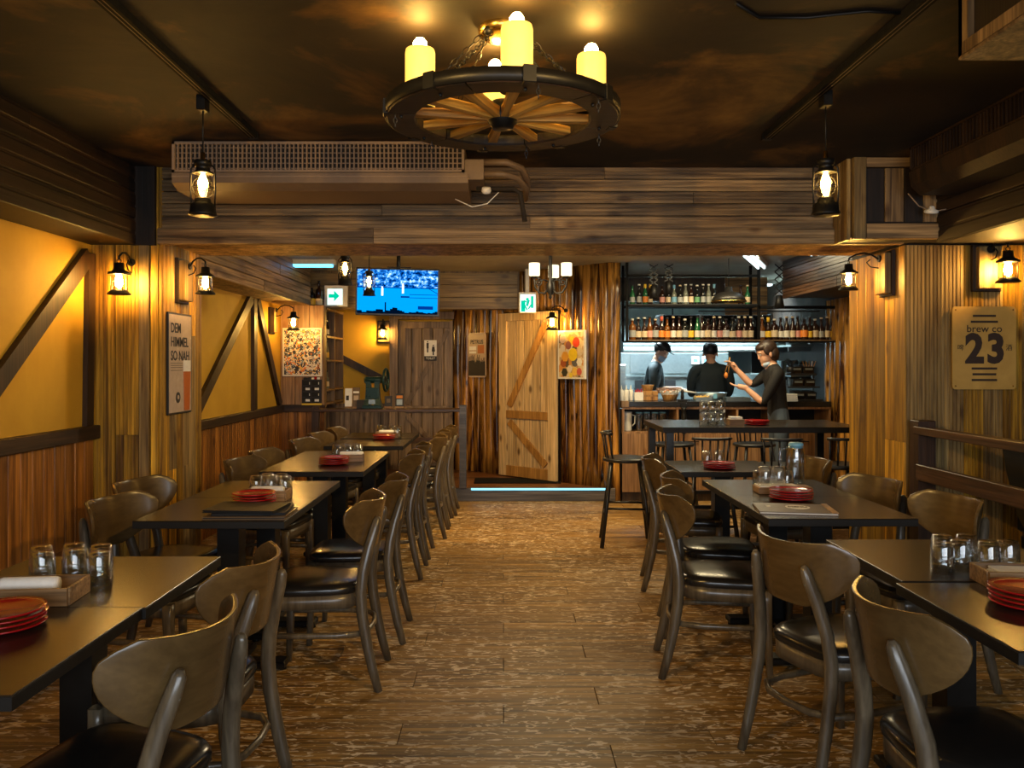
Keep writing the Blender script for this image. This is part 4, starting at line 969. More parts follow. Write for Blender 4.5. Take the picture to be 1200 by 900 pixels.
# bar stools
def make_stool():
    t = thing('bar_stool', 'x y z w', 'stool')
    rings = []
    for z, s in ((.655, .9), (.662, 1), (.678, 1), (.686, .93), (.682, .5)): rings.append([(.195*s*math.cos(a)*(1.02), .18*s*math.sin(a), z) for a in [2*PI*i/24 for i in range(24)]])
    MB().loft(rings, 0, True).build('seat', M['blackp'], t)
    for sx in (-1, 1):
        for sy in (-1, 1): MB().tube([(sx*.12, sy*.11, .66), (sx*.19, sy*.19, 0)], [.014, .017], 8).build('leg', M['blackp'], t)
    for z, k in ((.24, 1), (.30, 0)):
        u = .12+.07*(1-z/.66); v = .11+.08*(1-z/.66)
        for s in (-1, 1):
            MB().tube([(-u, s*v, z), (u, s*v, z)] if k else [(s*u, -v, z), (s*u, v, z)], .010, 8).build('rung', M['blackp'], t)
    pts = [(.17*math.sin(a), -.17*math.cos(a)-.015, .88) for a in [-.95+1.9*i/8 for i in range(9)]]
    MB().tube(pts, .020, 8, sq=.55, up=(0, 0, 1)).build('back_rail', M['blackp'], t)
    for a in (-.85, -.5, -.17, .17, .5, .85): MB().tube([(.155*math.sin(a), -.155*math.cos(a), .675), (.17*math.sin(a), -.17*math.cos(a)-.015, .875)], .0075, 6).build('spindle', M['blackp'], t)
    return t
ST = make_stool()
def stool(x, y, rz, label): return place(ST, FL, (x, y, 0), rz, label, 'black spindle back bar stools')
stool(.97, 6.45, -PI/2-.1, 'black spindle back bar stool standing alone at the end of the tall table')
stool(1.52, 6.06, .05, 'black bar stool pulled to the tall table behind the small dining table')
stool(2.03, 6.00, -.1, 'black bar stool at the tall table behind the glass water jug')
stool(2.50, 6.04, .05, 'black bar stool at the tall table next to the golden pillar')
stool(1.60, 7.62, PI, 'black bar stool on the counter side of the tall table, by its end')
stool(2.35, 7.60, PI+.1, 'black bar stool on the counter side of the tall table, near the woman')
# railing
rl = thing('railing', 'dark timber railing with two rails beside the railing side tables', 'railing', (2.44, 4.72, 0))
MB().bbx(-.05, .05, -.05, .05, 0, 1.10, .004).build('post', M['darkrail'], rl)
MB().bbx(-.05, .05, -3.35, -3.25, 0, 1.10, .004).build('post', M['darkrail'], rl)
MB().bbx(-.055, .02, -3.4, .0, 1.02, 1.065, .003).build('rail', M['raily'], rl)
MB().bbx(-.06, -.02, -3.4, -.04, .76, .85, .003).build('rail', M['raily'], rl)
bc = thing('lounge_chair', 'tall black leather armchair behind the dark railing', 'chair', (2.99, 4.12, 0), -PI/2)
rings = []
for z, w, y0, y1 in ((.50, .20, -.20, -.12), (.62, .24, -.24, -.13), (.85, .27, -.28, -.16), (.98, .27, -.30, -.18), (1.02, .24, -.29, -.20)):
    rings.append([(-w, y1, z), (-w-.01, (y0+y1)/2, z), (-w+.02, y0, z), (w-.02, y0, z), (w+.01, (y0+y1)/2, z), (w, y1, z)])
MB().loft(rings, 0, True).build('backrest', M['leather'], bc)
MB().bbx(-.25, .25, -.2, .25, .42, .52, .02).build('seat', M['leather'], bc)
for sx in (-.2, .2):
    for sy in (-.16, .2): MB().bb(sx-.02, sx+.02, sy-.02, sy+.02, 0, .42).build('leg', M['blackp'], bc)
for s in (-1, 1): MB().bbx(s*.25-.03, s*.25+.03, -.2, .22, .52, .68, .01).build('armrest', M['leather'], bc)

# ledge with posts in the back left
lg = thing('ledge_counter', 'dark timber ledge on posts carrying the green coffee machine', 'ledge', (0, 8.44, 0))
MB().bbx(-1.96, -.45, -.06, .20, .93, .957, .003).build('ledge_board', M['railx'], lg)
for x in (-1.95, -.42): MB().bbx(x-.035, x+.035, -.05, .02, .137, .98 if x < -1 else 1.0, .003).build('post', M['stepface'] if x > -1 else M['darkrail'], lg)
MB().bbx(-1.91, -.46, -.02, .01, .60, .66, .002).build('lower_rail', M['railx'], lg)

# ================================================================ tableware
def lathe_obj(name, prof, n, m): return MB().lathe(prof, n, cap=False).mesh(name, m)
glass_prof = [(.001, .001), (.028, .001), (.033, .012), (.036, .055), (.036, .098), (.0345, .098), (.0345, .055), (.031, .014), (.001, .010)]
GM = MB().lathe([(r, .10-z) for r, z in glass_prof], 20, cap=False).mesh('upturned_tumbler', M['glass'])
def tumbler(x, y, z, label, grp, s=1):
    o = link('tumbler', GM, None, (x, y, z+.0005)); o.scale = (s, s, s); return tag(o, label, 'glass', grp)
plate_prof = [(.001, .004), (.055, .004), (.064, .002), (.070, .004), (.100, .012), (.103, .015), (.101, .017), (.086, .013), (.070, .009), (.001, .009)]
PM = MB().lathe(plate_prof, 36, cap=False).mesh('red_plate', M['red'])
def plates(x, y, z, n, where, s=1.0, words_=('lowest', 'second from bottom', 'third from bottom', 'fourth from bottom', 'topmost')):
    rn = random.Random(int(x*100))
    for i in range(n):
        o = link('plate', PM, None, (x+rn.uniform(-.004, .004), y+rn.uniform(-.004, .004), z-.0015+i*.0125)); o.scale = (s, s, 1)
        tag(o, 'round red plate, %s of the stack %s' % ('topmost' if i == n-1 else words_[i], where), 'plate', 'red plates stacked '+where)
def caddy(x, y, z, rz, label, w=.25, d=.13, h=.05, roll=True):
    t = thing('napkin_box', label, 'box', (x, y, z), rz)
    MB().bb(-w/2, w/2, -d/2, d/2, 0, .006).build('bottom_board', M['caddy'], t)
    for s in (-1, 1):
        MB().bbx(-w/2, w/2, s*d/2-.005, s*d/2+.005, .0, h, .0015).build('side_board', M['caddy'], t)
        MB().bbx(s*w/2-.005, s*w/2+.005, -d/2+.005, d/2-.005, .0, h, .0015).build('end_board', M['caddy'], t)
    if roll:
        R = Matrix.Rotation(PI/2, 3, 'Y')
        o = MB().lathe([(.001, -.08), (.021, -.08), (.024, -.07), (.024, .07), (.021, .08), (.001, .08)], 14, (0, 0, .042), R=R).build('napkin_roll', M['paper'], None, (x, y, z), (0, 0, rz))
        tag(o, 'rolled white napkins lying in the '+label, 'napkin'); o['label'] = 'white napkins in the '+' '.join(label.split()[:9])
    return t
def flat_napkins(x, y, z, rz, label, n=1, s=.16):
    mb = MB()
    for i in range(4): mb.bbx(-s/2+.002*i, s/2-.001*i, -s/2+.002*i, s/2, i*.004, i*.004+.0035, .001)
    return tag(mb.build('napkin_stack', M['paper'], None, (x, y, z), (0, 0, rz)), label, 'napkin')
TZ = .75
def glasses(spots, where, z=TZ, s=1.0):
    for i, (x, y) in enumerate(spots): tumbler(x, y, z, 'upturned tumbler, %s from the aisle %s' % (ORD[i+1], where), 'upturned tumblers '+where, s)
# poster side, first pair
caddy(-1.365, 2.335, TZ, .10, 'wooden box with napkins beside the front poster side plates', .27, .15)
glasses([(-1.245, 2.50), (-1.335, 2.53), (-1.42, 2.50), (-1.29, 2.60), (-1.385, 2.615), (-1.47, 2.58)], 'by the front poster side napkin box')
plates(-1.29, 2.085, TZ, 4, 'on the front poster side table')
# poster side, second pair
plates(-1.195, 3.88, TZ, 5, 'by the black menus')
caddy(-1.18, 4.06, TZ, 0, 'wooden box with napkins behind the red plates by black menus', .2, .12)
glasses([(-1.13, 4.20), (-1.205, 4.21), (-1.28, 4.2), (-1.17, 4.28), (-1.245, 4.285)], 'near the black menus')
def menu(x, y, z, rz, label, m, w=.32, d=.235):
    t = thing('menu', label, 'menu', (x, y, z), rz); t.scale = (1, 1, 1.45)
    MB().bb(-w/2, w/2, -d/2, d/2, 0, .0025).build('cover', M[m], t)
    MB().bb(-w/2+.004, w/2-.003, -d/2+.003, d/2-.003, .0025, .0055).build('pages', M['paper' if m == 'menub' and rz < 0 else 'edge'], t)
    MB().bb(-w/2, w/2, -d/2, d/2, .0055, .008).build('cover', M[m], t)
    return t
menu(-1.135, 3.655, TZ, .02, 'black menu at the bottom of the pile of menus', 'menub', .36, .25)
menu(-1.13, 3.675, TZ+.012, .09, 'black menu in the middle of the pile of menus', 'menu')
menu(-1.155, 3.665, TZ+.024, -.07, 'black menu on top of the pile of menus', 'menu')
# third pair
plates(-1.145, 5.47, TZ, 4, 'on the third poster side table')
caddy(-1.06, 5.66, TZ, .1, 'wooden box with napkins on the third poster side table', .16, .12)
glasses([(-1.04, 5.80), (-1.115, 5.8), (-1.19, 5.79), (-1.08, 5.88), (-1.155, 5.88)], 'on the third poster side table')
# fourth
plates(-1.075, 7.28, TZ, 3, 'on the last poster side table')
caddy(-1.07, 7.50, TZ, 0, 'wooden box with napkins on the last poster side table', .2, .12)
glasses([(-.97, 7.42), (-1.05, 7.65), (-1.13, 7.62), (-1.00, 7.70), (-1.17, 7.70)], 'on the last poster side table')
# railing side, first pair
caddy(1.605, 2.50, TZ, -.10, 'wooden box with napkins beside the front railing side plates', .26, .12, .05, False)
flat_napkins(1.60, 2.495, TZ+.007, -.1, 'folded white napkins filling the front railing side box', s=.105).scale = (1.7, 1.0, 2.4)
glasses([(1.425, 2.63), (1.50, 2.66), (1.58, 2.64), (1.655, 2.66), (1.485, 2.745), (1.57, 2.75)], 'by the front railing side napkin box')
plates(1.475, 2.275, TZ, 4, 'on the front railing side table')
# railing side, second pair
t = thing('serving_board', 'pale wooden tray under the glasses and water jug', 'tray', (1.46, 4.27, TZ), -.03)
MB().bbx(-.13, .15, -.06, .06, 0, .035, .003).build('tray_block', M['caddy'], t)
MB().bb(-.12, .08, -.05, .055, .035, .040).build('white_liner', M['paper'], t)
glasses([(1.375, 4.262), (1.45, 4.275)], 'on the tray by the water jug', TZ+.041)
glasses([(1.535, 4.40), (1.46, 4.42), (1.39, 4.41)], 'behind the wooden tray')
plates(1.44, 4.06, TZ, 4, 'in front of the water jug tray', 1.03)
jg = thing('water_jug', 'tall clear glass water jug with blue lid and handle', 'jug', (1.645, 4.56, TZ))
MB().lathe([(.001, .002), (.046, .002), (.050, .01), (.050, .17), (.042, .205), (.040, .22), (.0385, .22), (.040, .204), (.047, .168), (.047, .012), (.001, .008)], 24, cap=False).build('body', M['glass'], jg)
MB().lathe([(.001, .236), (.034, .236), (.040, .230), (.040, .206), (.001, .204)], 20).build('lid', M['blue'], jg)
MB().tube([(-.045, 0, .205), (-.085, 0, .20), (-.092, 0, .16), (-.085, 0, .11), (-.048, 0, .09)], .008, 8).build('handle', M['glass'], jg)
mn = menu(1.345, 3.755, TZ, -.16, 'brown printed menu with white lettering on the railing side', 'menub', .34, .24)
MB().bb(.145, .17, -.12, .12, .0078, .010).build('spine_strip', M['pinebrace'], mn)
MB().lathe([(.055, .0082), (.055, .0088)], 20, (.02, .02, 0)).build('emblem_print', M['paper'], mn)
text('MENU', .032, (.02, .02, .0092), (0, 0, 0), M['menub'], mn, off=.001)
MB().bb(-.12, -.10, .01, .05, .0082, .0088).build('emblem_print', M['paper'], mn)
# third table and tall table
plates(1.40, 5.26, TZ, 3, 'on the small table before the stools')
glasses([(1.355, 5.40), (1.44, 5.41)], 'on the small table before the stools')
glasses([(1.63, 6.60), (1.70, 6.60), (1.77, 6.60), (1.665, 6.68), (1.735, 6.68)], 'on the tall table', .93)
for i, (x, y) in enumerate([(1.63, 6.60), (1.70, 6.60), (1.77, 6.60)]):
    tumbler(x, y, 1.0315, 'upturned tumbler in the upper tier, %s of three on the tall table' % ('first', 'middle', 'last')[i], 'upper tier tumblers on the tall table')
caddy(1.88, 6.58, .93, 0, 'wooden box with napkins on the tall table', .11, .12, .05, False)
flat_napkins(1.88, 6.58, .937, 0, 'white napkins standing in the tall table box', s=.10).scale = (1, 1, 4)
plates(2.06, 6.60, .93, 3, 'on the tall table', 1.0)

# ================================================================ bar counter
BY = 8.42
bar = thing('bar_counter', 'oak fronted bar counter with a black worktop and open niches', 'counter', (0, BY, 0))
MB().bbx(1.30, 3.40, -.02, .60, .98, 1.035, .004).build('worktop', M['leather'], bar)
for i, (a, b_) in enumerate(((1.235, 1.78), (1.79, 2.35), (2.36, 2.92), (2.93, 3.40))):
    MB().bb(a, b_, 0, .02, .095, .70).build('front_panel', M['oak'], bar)
    if i: MB().tube([(a+.08, -.012, .62), (a+.24, -.012, .62)], .005, 6).build('handle', M['black'], bar)
MB().bb(1.235, 3.40, 0, .6, .70, .72).build('niche_floor', M['oak'], bar)
MB().bb(1.235, 3.40, 0, .02, .955, .98).build('niche_lintel', M['oak'], bar)
for x in (1.235, 1.80, 2.42, 2.80, 3.38): MB().bb(x, x+.02, 0, .4, .72, .955).build('divider', M['oak'], bar)
MB().bb(1.235, 3.40, .40, .42, .72, .98).build('niche_back', M['edge'], bar)
MB().bb(1.235, 3.40, .03, .6, 0, .70).build('plinth', M['edge'], bar)
MB().bb(1.235, 3.40, .02, .03, 0, .095).build('kick_board', M['darktrim'], bar)
MB().bbx(1.225, 1.30, -.02, .12, .975, 1.04, .004).build('end_block', M['shelfoak'], bar)
# pitchers in the niche
def pitcher(x, y, z, h, r, label, m, lid=None):
    t = thing('pitcher', label, 'pitcher', (x, y, z))
    MB().lathe([(.001, 0), (r*.85, 0), (r*.9, .01), (r, h*.9), (r*1.02, h), (r*.97, h), (r*.94, h*.9), (r*.84, .012), (.001, .01)], 18, cap=False).build('body', m, t)
    MB().tube([(r*.9, 0, h*.85), (r*1.55, 0, h*.8), (r*1.5, 0, h*.4), (r*.9, 0, h*.25)], .007, 6).build('handle', m, t)
    if lid: MB().lathe([(.001, h+.012), (r*.95, h+.012), (r*1.02, h), (.001, h-.004)], 16).build('lid', M[lid], t)
    return t
M['milky'] = mat('milky_plastic', (.62, .64, .62), .3)
pitcher(1.30, BY+.12, .7205, .20, .055, 'milky plastic pitcher at the end of the bar niche', M['milky'])
for i, x in enumerate((1.43, 1.515, 1.60, 1.685)):
    pitcher(x, BY+.14+.03*(i % 2), .7205, .185, .036, 'clear glass pitcher with blue lid, %s after the milky pitcher' % ORD[i+1], M['glass'], 'blue')

# ---- hanging bottle shelves
hs = thing('bottle_shelf', 'black steel framed hanging shelves full of bottles above the bar', 'shelf', (0, BY, 0))
fm = lambda x0, x1, y0, y1, z0, z1: MB().bb(x0, x1, y0, y1, z0, z1).build('frame_bar', M['rubbermat'], hs)
X0, X1 = 1.285, 3.49; ZL, ZU = 1.665, 2.04
for x in (X0, 2.655):
    for y in (0, .28): fm(x-.013, x+.013, y, y+.025, ZL, 2.48)
for y in (0, .28): fm(X1-.03, X1, y, y+.025, ZL, 2.03)
fm(X0, X1, 0, .30, ZL-.012, ZL); fm(X0, 2.65, 0, .30, ZU-.02, ZU); fm(2.65, X1, 0, .03, 2.00, 2.03)
fm(X0, 2.65, 0, .025, 2.33, 2.355)
MB().bb(X0+.02, X1-.02, -.01, .29, ZL, ZL+.012).build('shelf_board', M['shelfoak'], hs)
MB().bb(X0+.02, 2.64, .0, .29, ZU, ZU+.008).build('shelf_board', M['blackp'], hs)
def bottle_mesh(kind, m):
    pr = {'long': [(.001, 0), (.028, .001), (.030, .006), (.030, .130), (.026, .155), (.0135, .185), (.0125, .235), (.0145, .238), (.0145, .248), (.012, .250)],
          'stout': [(.001, 0), (.030, .001), (.032, .006), (.032, .115), (.028, .140), (.0140, .158), (.0125, .225), (.015, .228), (.015, .238), (.012, .240)],
          'wine': [(.001, 0), (.033, .001), (.036, .008), (.036, .175), (.030, .20), (.014, .222), (.0135, .285), (.0155, .287), (.0155, .297), (.012, .298)],
          'flask': [(.001, 0), (.034, .001), (.037, .01), (.037, .13), (.032, .155), (.014, .168), (.013, .20), (.016, .202), (.016, .215), (.01, .216)]}[kind]
    return MB().lathe(pr, 14).mesh('bottle_body', m), pr
GB = {'brown': mat('brown_bottle', (.022, .008, .004), .08), 'black': mat('black_bottle', (.010, .010, .008), .08), 'green': mat('green_bottle', (.015, .11, .04), .08), 'clear': mat('pale_clear_bottle', (.16, .17, .13), .08), 'amber': mat('amber_bottle', (.16, .05, .006), .08)}
LC = {'white': (.72, .68, .58), 'cream': (.66, .52, .32), 'orange': (.78, .24, .03), 'yellow': (.82, .50, .03), 'red': (.60, .10, .05), 'grey': (.35, .36, .33), 'blue': (.15, .35, .50), 'green': (.12, .32, .14), 'pink': (.70, .32, .25)}
LM = {k: mat(k+'_bottle_label', v, .5) for k, v in LC.items()}
_bm = {}
def bottle(x, y, z, kind, gl, lab, cap, label, grp, s=1.0):
    if (kind, gl) not in _bm: _bm[(kind, gl)] = bottle_mesh(kind, GB[gl])
    me, pr = _bm[(kind, gl)]
    o = thing('bottle', label, 'bottle', (x, y, z), 0, grp); o.scale = (s, s, s)
    link('bottle_body', me, o)
    k = ('l', kind, lab)
    if k not in _bm:
        R = pr[3][0]+.0012; zt = min(pr[3][1]-.02, .100)
        _bm[k] = MB().lathe([(R, .030), (R, zt)], 14, cap=False).mesh('bottle_label', LM[lab])
    link('bottle_label', _bm[k], o)
    k = ('c', kind, cap)
    if k not in _bm:
        H = pr[-1][1]; _bm[k] = MB().lathe([(.0165, H-.045 if cap in ('yellow', 'red', 'blue') else H-.014), (.0165, H+.003), (.008, H+.004)], 12).mesh('bottle_cap', LM.get(cap, M['inkb']))
    link('bottle_cap', _bm[k], o)
low = [741, 748, 755, 761.5, 768, 775, 782, 789, 796, 803, 810, 817, 823, 830, 837, 844, 851, 858, 866, 873, 880, 893, 900, 907.5, 915, 921.5, 928.5, 935, 942, 948.5, 955.5, 962.5, 969.5, 977]
cols = 'grey cream cream pink grey orange orange white cream grey yellow white white cream white pink white cream pink cream cream white yellow cream white white cream pink orange yellow cream grey cream yellow'.split()
rn = random.Random(11)
for i, (px, c) in enumerate(zip(low, cols)):
    x = (px-590)/950*(BY+.12); kind = rn.choice(('long', 'stout', 'long', 'flask')); gl = rn.choice(('brown', 'brown', 'black', 'brown', 'amber')) if i != 11 else 'green'
    cap = 'red' if i == 5 else ('yellow' if i == 22 else rn.choice(('black', 'cream', 'black', 'white')))
    bottle(x, BY+.12+rn.uniform(-.015, .015), ZL+.0125, kind, gl, c, cap, '%s bottle with %s label, %s along the lower bar shelf from the logs' % (gl, c, ORD[i+1]), 'bottles on the lower hanging shelf', .98 if kind != 'flask' else 1.02)
up = [741, 749, 756, 762, 776, 783, 790, 797, 803.5, 810, 817, 824, 830.5, 837, 868, 876]
cols = 'grey grey orange cream pink cream blue grey white cream green grey grey white grey cream'.split(); caps = 'black white yellow yellow black yellow blue cream white grey white white white blue black cream'.split()
for i, (px, c) in enumerate(zip(up, cols)):
    x = (px-590)/950*(BY+.12); gl = rn.choice(('brown', 'black', 'clear', 'green', 'black'))
    bottle(x, BY+.12, ZU+.0085, rn.choice(('long', 'stout')), gl, c, caps[i], '%s bottle with %s label, %s along the upper bar shelf from the logs' % (gl, c, ORD[i+1]), 'bottles on the upper hanging shelf', .86)
# hanging stem glasses behind
wg = MB().lathe([(.030, 0), (.030, -.003), (.004, -.006), (.004, -.06), (.024, -.08), (.032, -.11), (.028, -.155), (.027, -.155), (.030, -.11), (.022, -.082), (.001, -.066)], 14, cap=False).mesh('stem_glass', M['glass'])
MB().bb(2.10, 3.40, .30, .33, 1.985, 2.0).build('glass_rail', M['blackp'], hs)
for i in range(12):
    o = link('stem_glass', wg, None, (2.16+i*.105, BY+.315, 1.9845)); tag(o, 'hanging stem glass, %s of the row behind the bar bottles' % ORD[i+1], 'glass', 'stem glasses hanging behind the bottles')
# scissor lamps and dome pendant
def scissor(label, x, y, z, h=.30, dome=.05, ztop=2.45):
    t = thing('scissor_lamp', label, 'lamp', (x, y, z))
    n = 4; hh = ztop-z-h*.25; mb = MB(); w = .045
    for i in range(n):
        za = h*.25+i*hh/n; zb = za+hh/n
        for s in (-1, 1): mb.box((0, 0, (za+zb)/2), (math.hypot(2*w, zb-za), .008, .010), 0, Matrix.Rotation(s*math.atan2(zb-za, 2*w), 3, 'Y'))
    mb.build('scissor_arm', M['black'], t)
    MB().lathe([(.01, h*.25), (.035, h*.22), (dome*.7, h*.05), (dome, -.06), (dome*.97, -.06), (dome*.6, .02)], 18).build('lamp_shade', M['black'], t)
    MB().ball((0, 0, -.03), dome*.45, 10).build('lens', M['white'], t)
    return t
scissor('black scissor arm lamp among the upper shelf bottles by the logs', 1.545, BY-.08, 2.16)
scissor('black scissor arm lamp among the upper shelf bottles, second one', 1.70, BY-.08, 2.20, dome=.04)
scissor('black scissor arm spot lamp at the corner of the bar shelves', 2.83, BY-.1, 2.06, dome=.055)
dp = thing('dome_pendant', 'black dome pendant lamp hanging in front of the bar bottles', 'lamp', (2.25, 8.1, 2.05))
MB().lathe([(.012, .15), (.035, .14), (.04, .10), (.10, .085), (.15, .045), (.175, 0), (.172, 0), (.14, .04), (.03, .075)], 26, cap=False).build('shade', M['black'], dp)
MB().lathe([(.176, -.006), (.178, 0), (.174, .004)], 26, cap=False).build('rim_band', M['brass'], dp)
MB().tube([(0, 0, .15), (0, 0, .43)], .004, 6).build('cord', M['black'], dp)
MB().ball((0, 0, .03), .03, 10).build('bulb', M['white'], dp)

# ---- kitchen behind the counter
kb = thing('kitchen_hood', 'long stainless steel extractor hood on the kitchen wall', 'hood', (0, 11.58, 0))
MB().loft([[(1.6, y, z) for y, z in ((0, 1.60), (-.75, 1.60), (-.75, 1.68), (-.35, 2.05), (0, 2.05))], [(3.5, y, z) for y, z in ((0, 1.60), (-.75, 1.60), (-.75, 1.68), (-.35, 2.05), (0, 2.05))]], 0, False).build('canopy', M['steel'], kb)
MB().tube([(1.6, -.79, 1.62), (3.5, -.79, 1.62)], .030, 10).build('pipe', M['white'], kb)
for i in range(4): MB().bb(1.70+i*.45, 2.08+i*.45, -.70, -.05, 1.592, 1.60).build('filter_panel', M['steeld'], kb)
dk = thing('dark_backing_box', 'added black box darkening the kitchen behind the bar bottles', 'duct', (2.58, 9.80, 0))  # black box added as a dark backing behind the bottles
MB().bbx(-.68, .68, 0, .35, 1.72, 2.02, .01).build('duct_body', M['rubbermat'], dk)
for x in (-.66, -.2, .25, .66): MB().bb(x-.012, x+.012, -.01, .36, 1.71, 2.03).build('backing_flange', M['steeld'], dk)
for x in (-.5, .5): MB().tube([(x, .17, 2.02), (x, .17, 2.478)], .01, 6).build('hanger', M['black'], dk)
ov = thing('pizza_oven', 'large stainless steel oven with a black slot and control panel', 'oven', (2.18, 10.75, 0))
MB().bbx(-.62, .80, 0, .8, .85, 1.575, .006).build('body', M['steel'], ov)
MB().bb(-.50, .60, -.012, 0, 1.30, 1.55).build('upper_door', M['steeld'], ov)
MB().bb(-.44, .10, -.014, 0, 1.10, 1.21).build('window_slot', M['blackp'], ov)
MB().bb(-.55, .62, -.02, 0, 1.255, 1.275).build('trim_bar', M['steel'], ov)
for x in (.36, .50): MB().bbx(x-.05, x+.05, -.03, 0, 1.42, 1.52, .005).build('control_dial', M['white'], ov); MB().bb(x-.03, x+.03, -.032, -.03, 1.45, 1.49).build('display', M['tubeb'], ov)
for x in (-.55, .73):
    for y in (.06, .74): MB().bb(x-.03, x+.03, y-.03, y+.03, 0, .85).build('leg', M['steeld'], ov)
fr = thing('steel_fridge', 'pale blue lit steel fridge beside the capped cook', 'fridge', (1.62, 10.3, 0))
MB().bbx(-.26, -.07, 0, .4, 0, 1.42, .008).build('body', M['steel'], fr)
MB().bb(-.25, -.075, -.02, 0, .1, 1.05).build('door', M['blue'], fr)
MB().bb(-.25, -.075, -.02, 0, 1.08, 1.36).build('door', M['steel'], fr)
MB().tube([(-.09, -.045, .6), (-.09, -.045, 1.0)], .01, 8).build('handle', M['white'], fr)
bt = thing('water_bottle', 'blue drinking water bottle on top of the steel fridge', 'bottle', (1.45, 10.5, 1.42))
MB().lathe([(.04, 0), (.045, .01), (.045, .10), (.03, .14), (.03, .17), (.045, .19), (.045, .26), (.02, .30), (.02, .33)], 14).build('body', M['blue'], bt)
MB().lathe([(.022, .33), (.022, .35), (.01, .352)], 12).build('cap', M['white'], bt)
wt = thing('kitchen_worktable', 'stainless steel worktable behind the woman in black', 'table', (3.1, 10.4, 0))
MB().bbx(-.5, .35, -.3, .3, .86, .90, .004).build('worktop', M['steel'], wt)
for x in (-.45, .35):
    for y in (-.25, .25): MB().bb(x-.02, x+.02, y-.02, y+.02, 0, .86).build('leg', M['steeld'], wt)
MB().bb(-.5, .35, -.28, .3, .30, .33).build('lower_shelf', M['steel'], wt)
MB().bb(-.48, .35, .28, .3, .90, 1.30).build('splash_panel', M['steel'], wt)
tl = thing('wall_tube_light', 'cyan white tube light high on the kitchen wall behind the corner bottles', 'light', (3.25, 11.5, 1.0))
tl.location = (3.38, 11.2, 1.0)
tl.location = Vector(((938-590)/950*10.6, 10.6, 1.43+60/950*10.6))
MB().bb(-.25, .25, 0, .04, -.04, .04).build('housing', M['white'], tl)
MB().tube([(-.23, -.02, 0), (.23, -.02, 0)], .022, 8).build('tube', M['tubes'], tl)
MB().tube([(0, .02, .03), (0, .02, 2.48-tl.location.z)], .006, 6).build('hanger', M['black'], tl)

ws = thing('wall_shelf', 'two tier stainless shelf on the kitchen side wall behind the organiser', 'shelf', (3.545, 9.9, 0))
for z in (1.28, 1.62): MB().bbx(-.30, 0, -.75, .75, z, z+.025, .003).build('shelf_board', M['steel'], ws)
for y in (-.6, 0, .6):
    for z in (1.28, 1.62): MB().bb(-.28, 0, y-.01, y+.01, z-.05, z).build('bracket', M['steeld'], ws)
for i, (y, z, rr, h) in enumerate(((9.35, 1.3055, .10, .12), (9.70, 1.3055, .12, .16), (10.1, 1.3055, .11, .10), (9.4, 1.6455, .12, .10), (9.85, 1.6455, .10, .15))):
    t = thing('cooking_pot', ('small', 'tall', 'shallow', 'wide', 'deep')[i]+' steel pot on the '+('lower' if z < 1.5 else 'upper')+' tier of the kitchen wall shelf', 'pot', (3.40, y, z))
    MB().lathe([(.001, 0), (rr*.95, 0), (rr, .01), (rr, h), (rr*1.04, h), (rr*.96, h), (rr*.94, .012), (.001, .01)], 20, cap=False).build('pot_body', M['steel'], t)
    for s in (-1, 1): MB().tube([(0, s*rr, h*.8), (0, s*(rr+.03), h*.8), (0, s*(rr+.03), h*.65), (0, s*rr, h*.65)], .006, 6).build('handle', M['black'], t)
# things on the worktop
CZ = 1.0355
def tray_basket(x, y, r, label, food=True, z=CZ):
    t = thing('bread_basket', label, 'basket', (x, y, z))
    MB().lathe([(r*.7, 0), (r*.75, .003), (r, .06), (r*1.02, .065), (r*.97, .065), (r*.72, .01), (.001, .008)], 18).build('basket', M['basket'], t)
    if food:
        mb = MB(); rn = random.Random(int(x*99))
        pts = []
        for i in range(16):
            a = 2*PI*i/16; rr = r*(1.15+.18*(i % 2)); pts.append((rr*math.cos(a), rr*math.sin(a), .07+.03*(i % 2)+.02*rn.random()))
        mb.loft([[(p[0]*.6, p[1]*.6, .03) for p in pts], pts], 0, False, False); mb.build('paper_liner', M['paper'], t)
        mb = MB()
        for i in range(9): mb.ball((rn.uniform(-.5, .5)*r, rn.uniform(-.5, .5)*r, .06+rn.random()*.03), r*.28, 7)
        mb.build('fried_food', M['ginger'], t)
    return t
tray_basket(1.76, BY+.22, .075, 'small woven basket of fried food lined with paper on the worktop')
tray_basket(1.83, BY+.45, .085, 'larger paper lined basket of fried food behind the small one')
bx = thing('carton', 'yellow carton under the empty woven bowl on the worktop', 'box', (1.56, BY+.30, CZ))
MB().bbx(-.09, .09, -.06, .06, 0, .10, .004).build('body', M['pinebrace'], bx)
MB().bb(-.091, .091, -.0612, -.06, .04, .06).build('printed_band', M['basket'], bx)
tray_basket(1.55, BY+.30, .068, 'empty woven bowl on top of the yellow carton', False, CZ+.1005)
for i, x in enumerate((1.30, 1.355, 1.25)):
    t = thing('sauce_bottle', 'white squeeze bottle, %s of three at the log end of worktop' % ('middle', 'last', 'first')[i], 'bottle', (x, BY+.16+.05*(i % 2), CZ), 0, 'squeeze bottles')
    MB().lathe([(.024, 0), (.026, .004), (.026, .10), (.022, .115)], 14).build('body', M['white'], t)
    MB().lathe([(.022, .115), (.006, .125), (.003, .165)], 12).build('nozzle', M['white'], t)
nb = thing('condiment_box', 'white box of red topped packets beside the yellow carton', 'box', (1.435, BY+.2, CZ))
MB().bbx(-.045, .045, -.04, .04, 0, .09, .003).build('body', M['white'], nb)
for i in range(4): MB().bb(-.035+i*.019, -.022+i*.019, -.02, .02, .05, .115+.012*(i % 2)).build('packet', M['red'], nb)
pt_ = thing('pan', 'steel pan with a pale handle on the worktop before the cook', 'pan', (2.26, BY+.40, CZ))
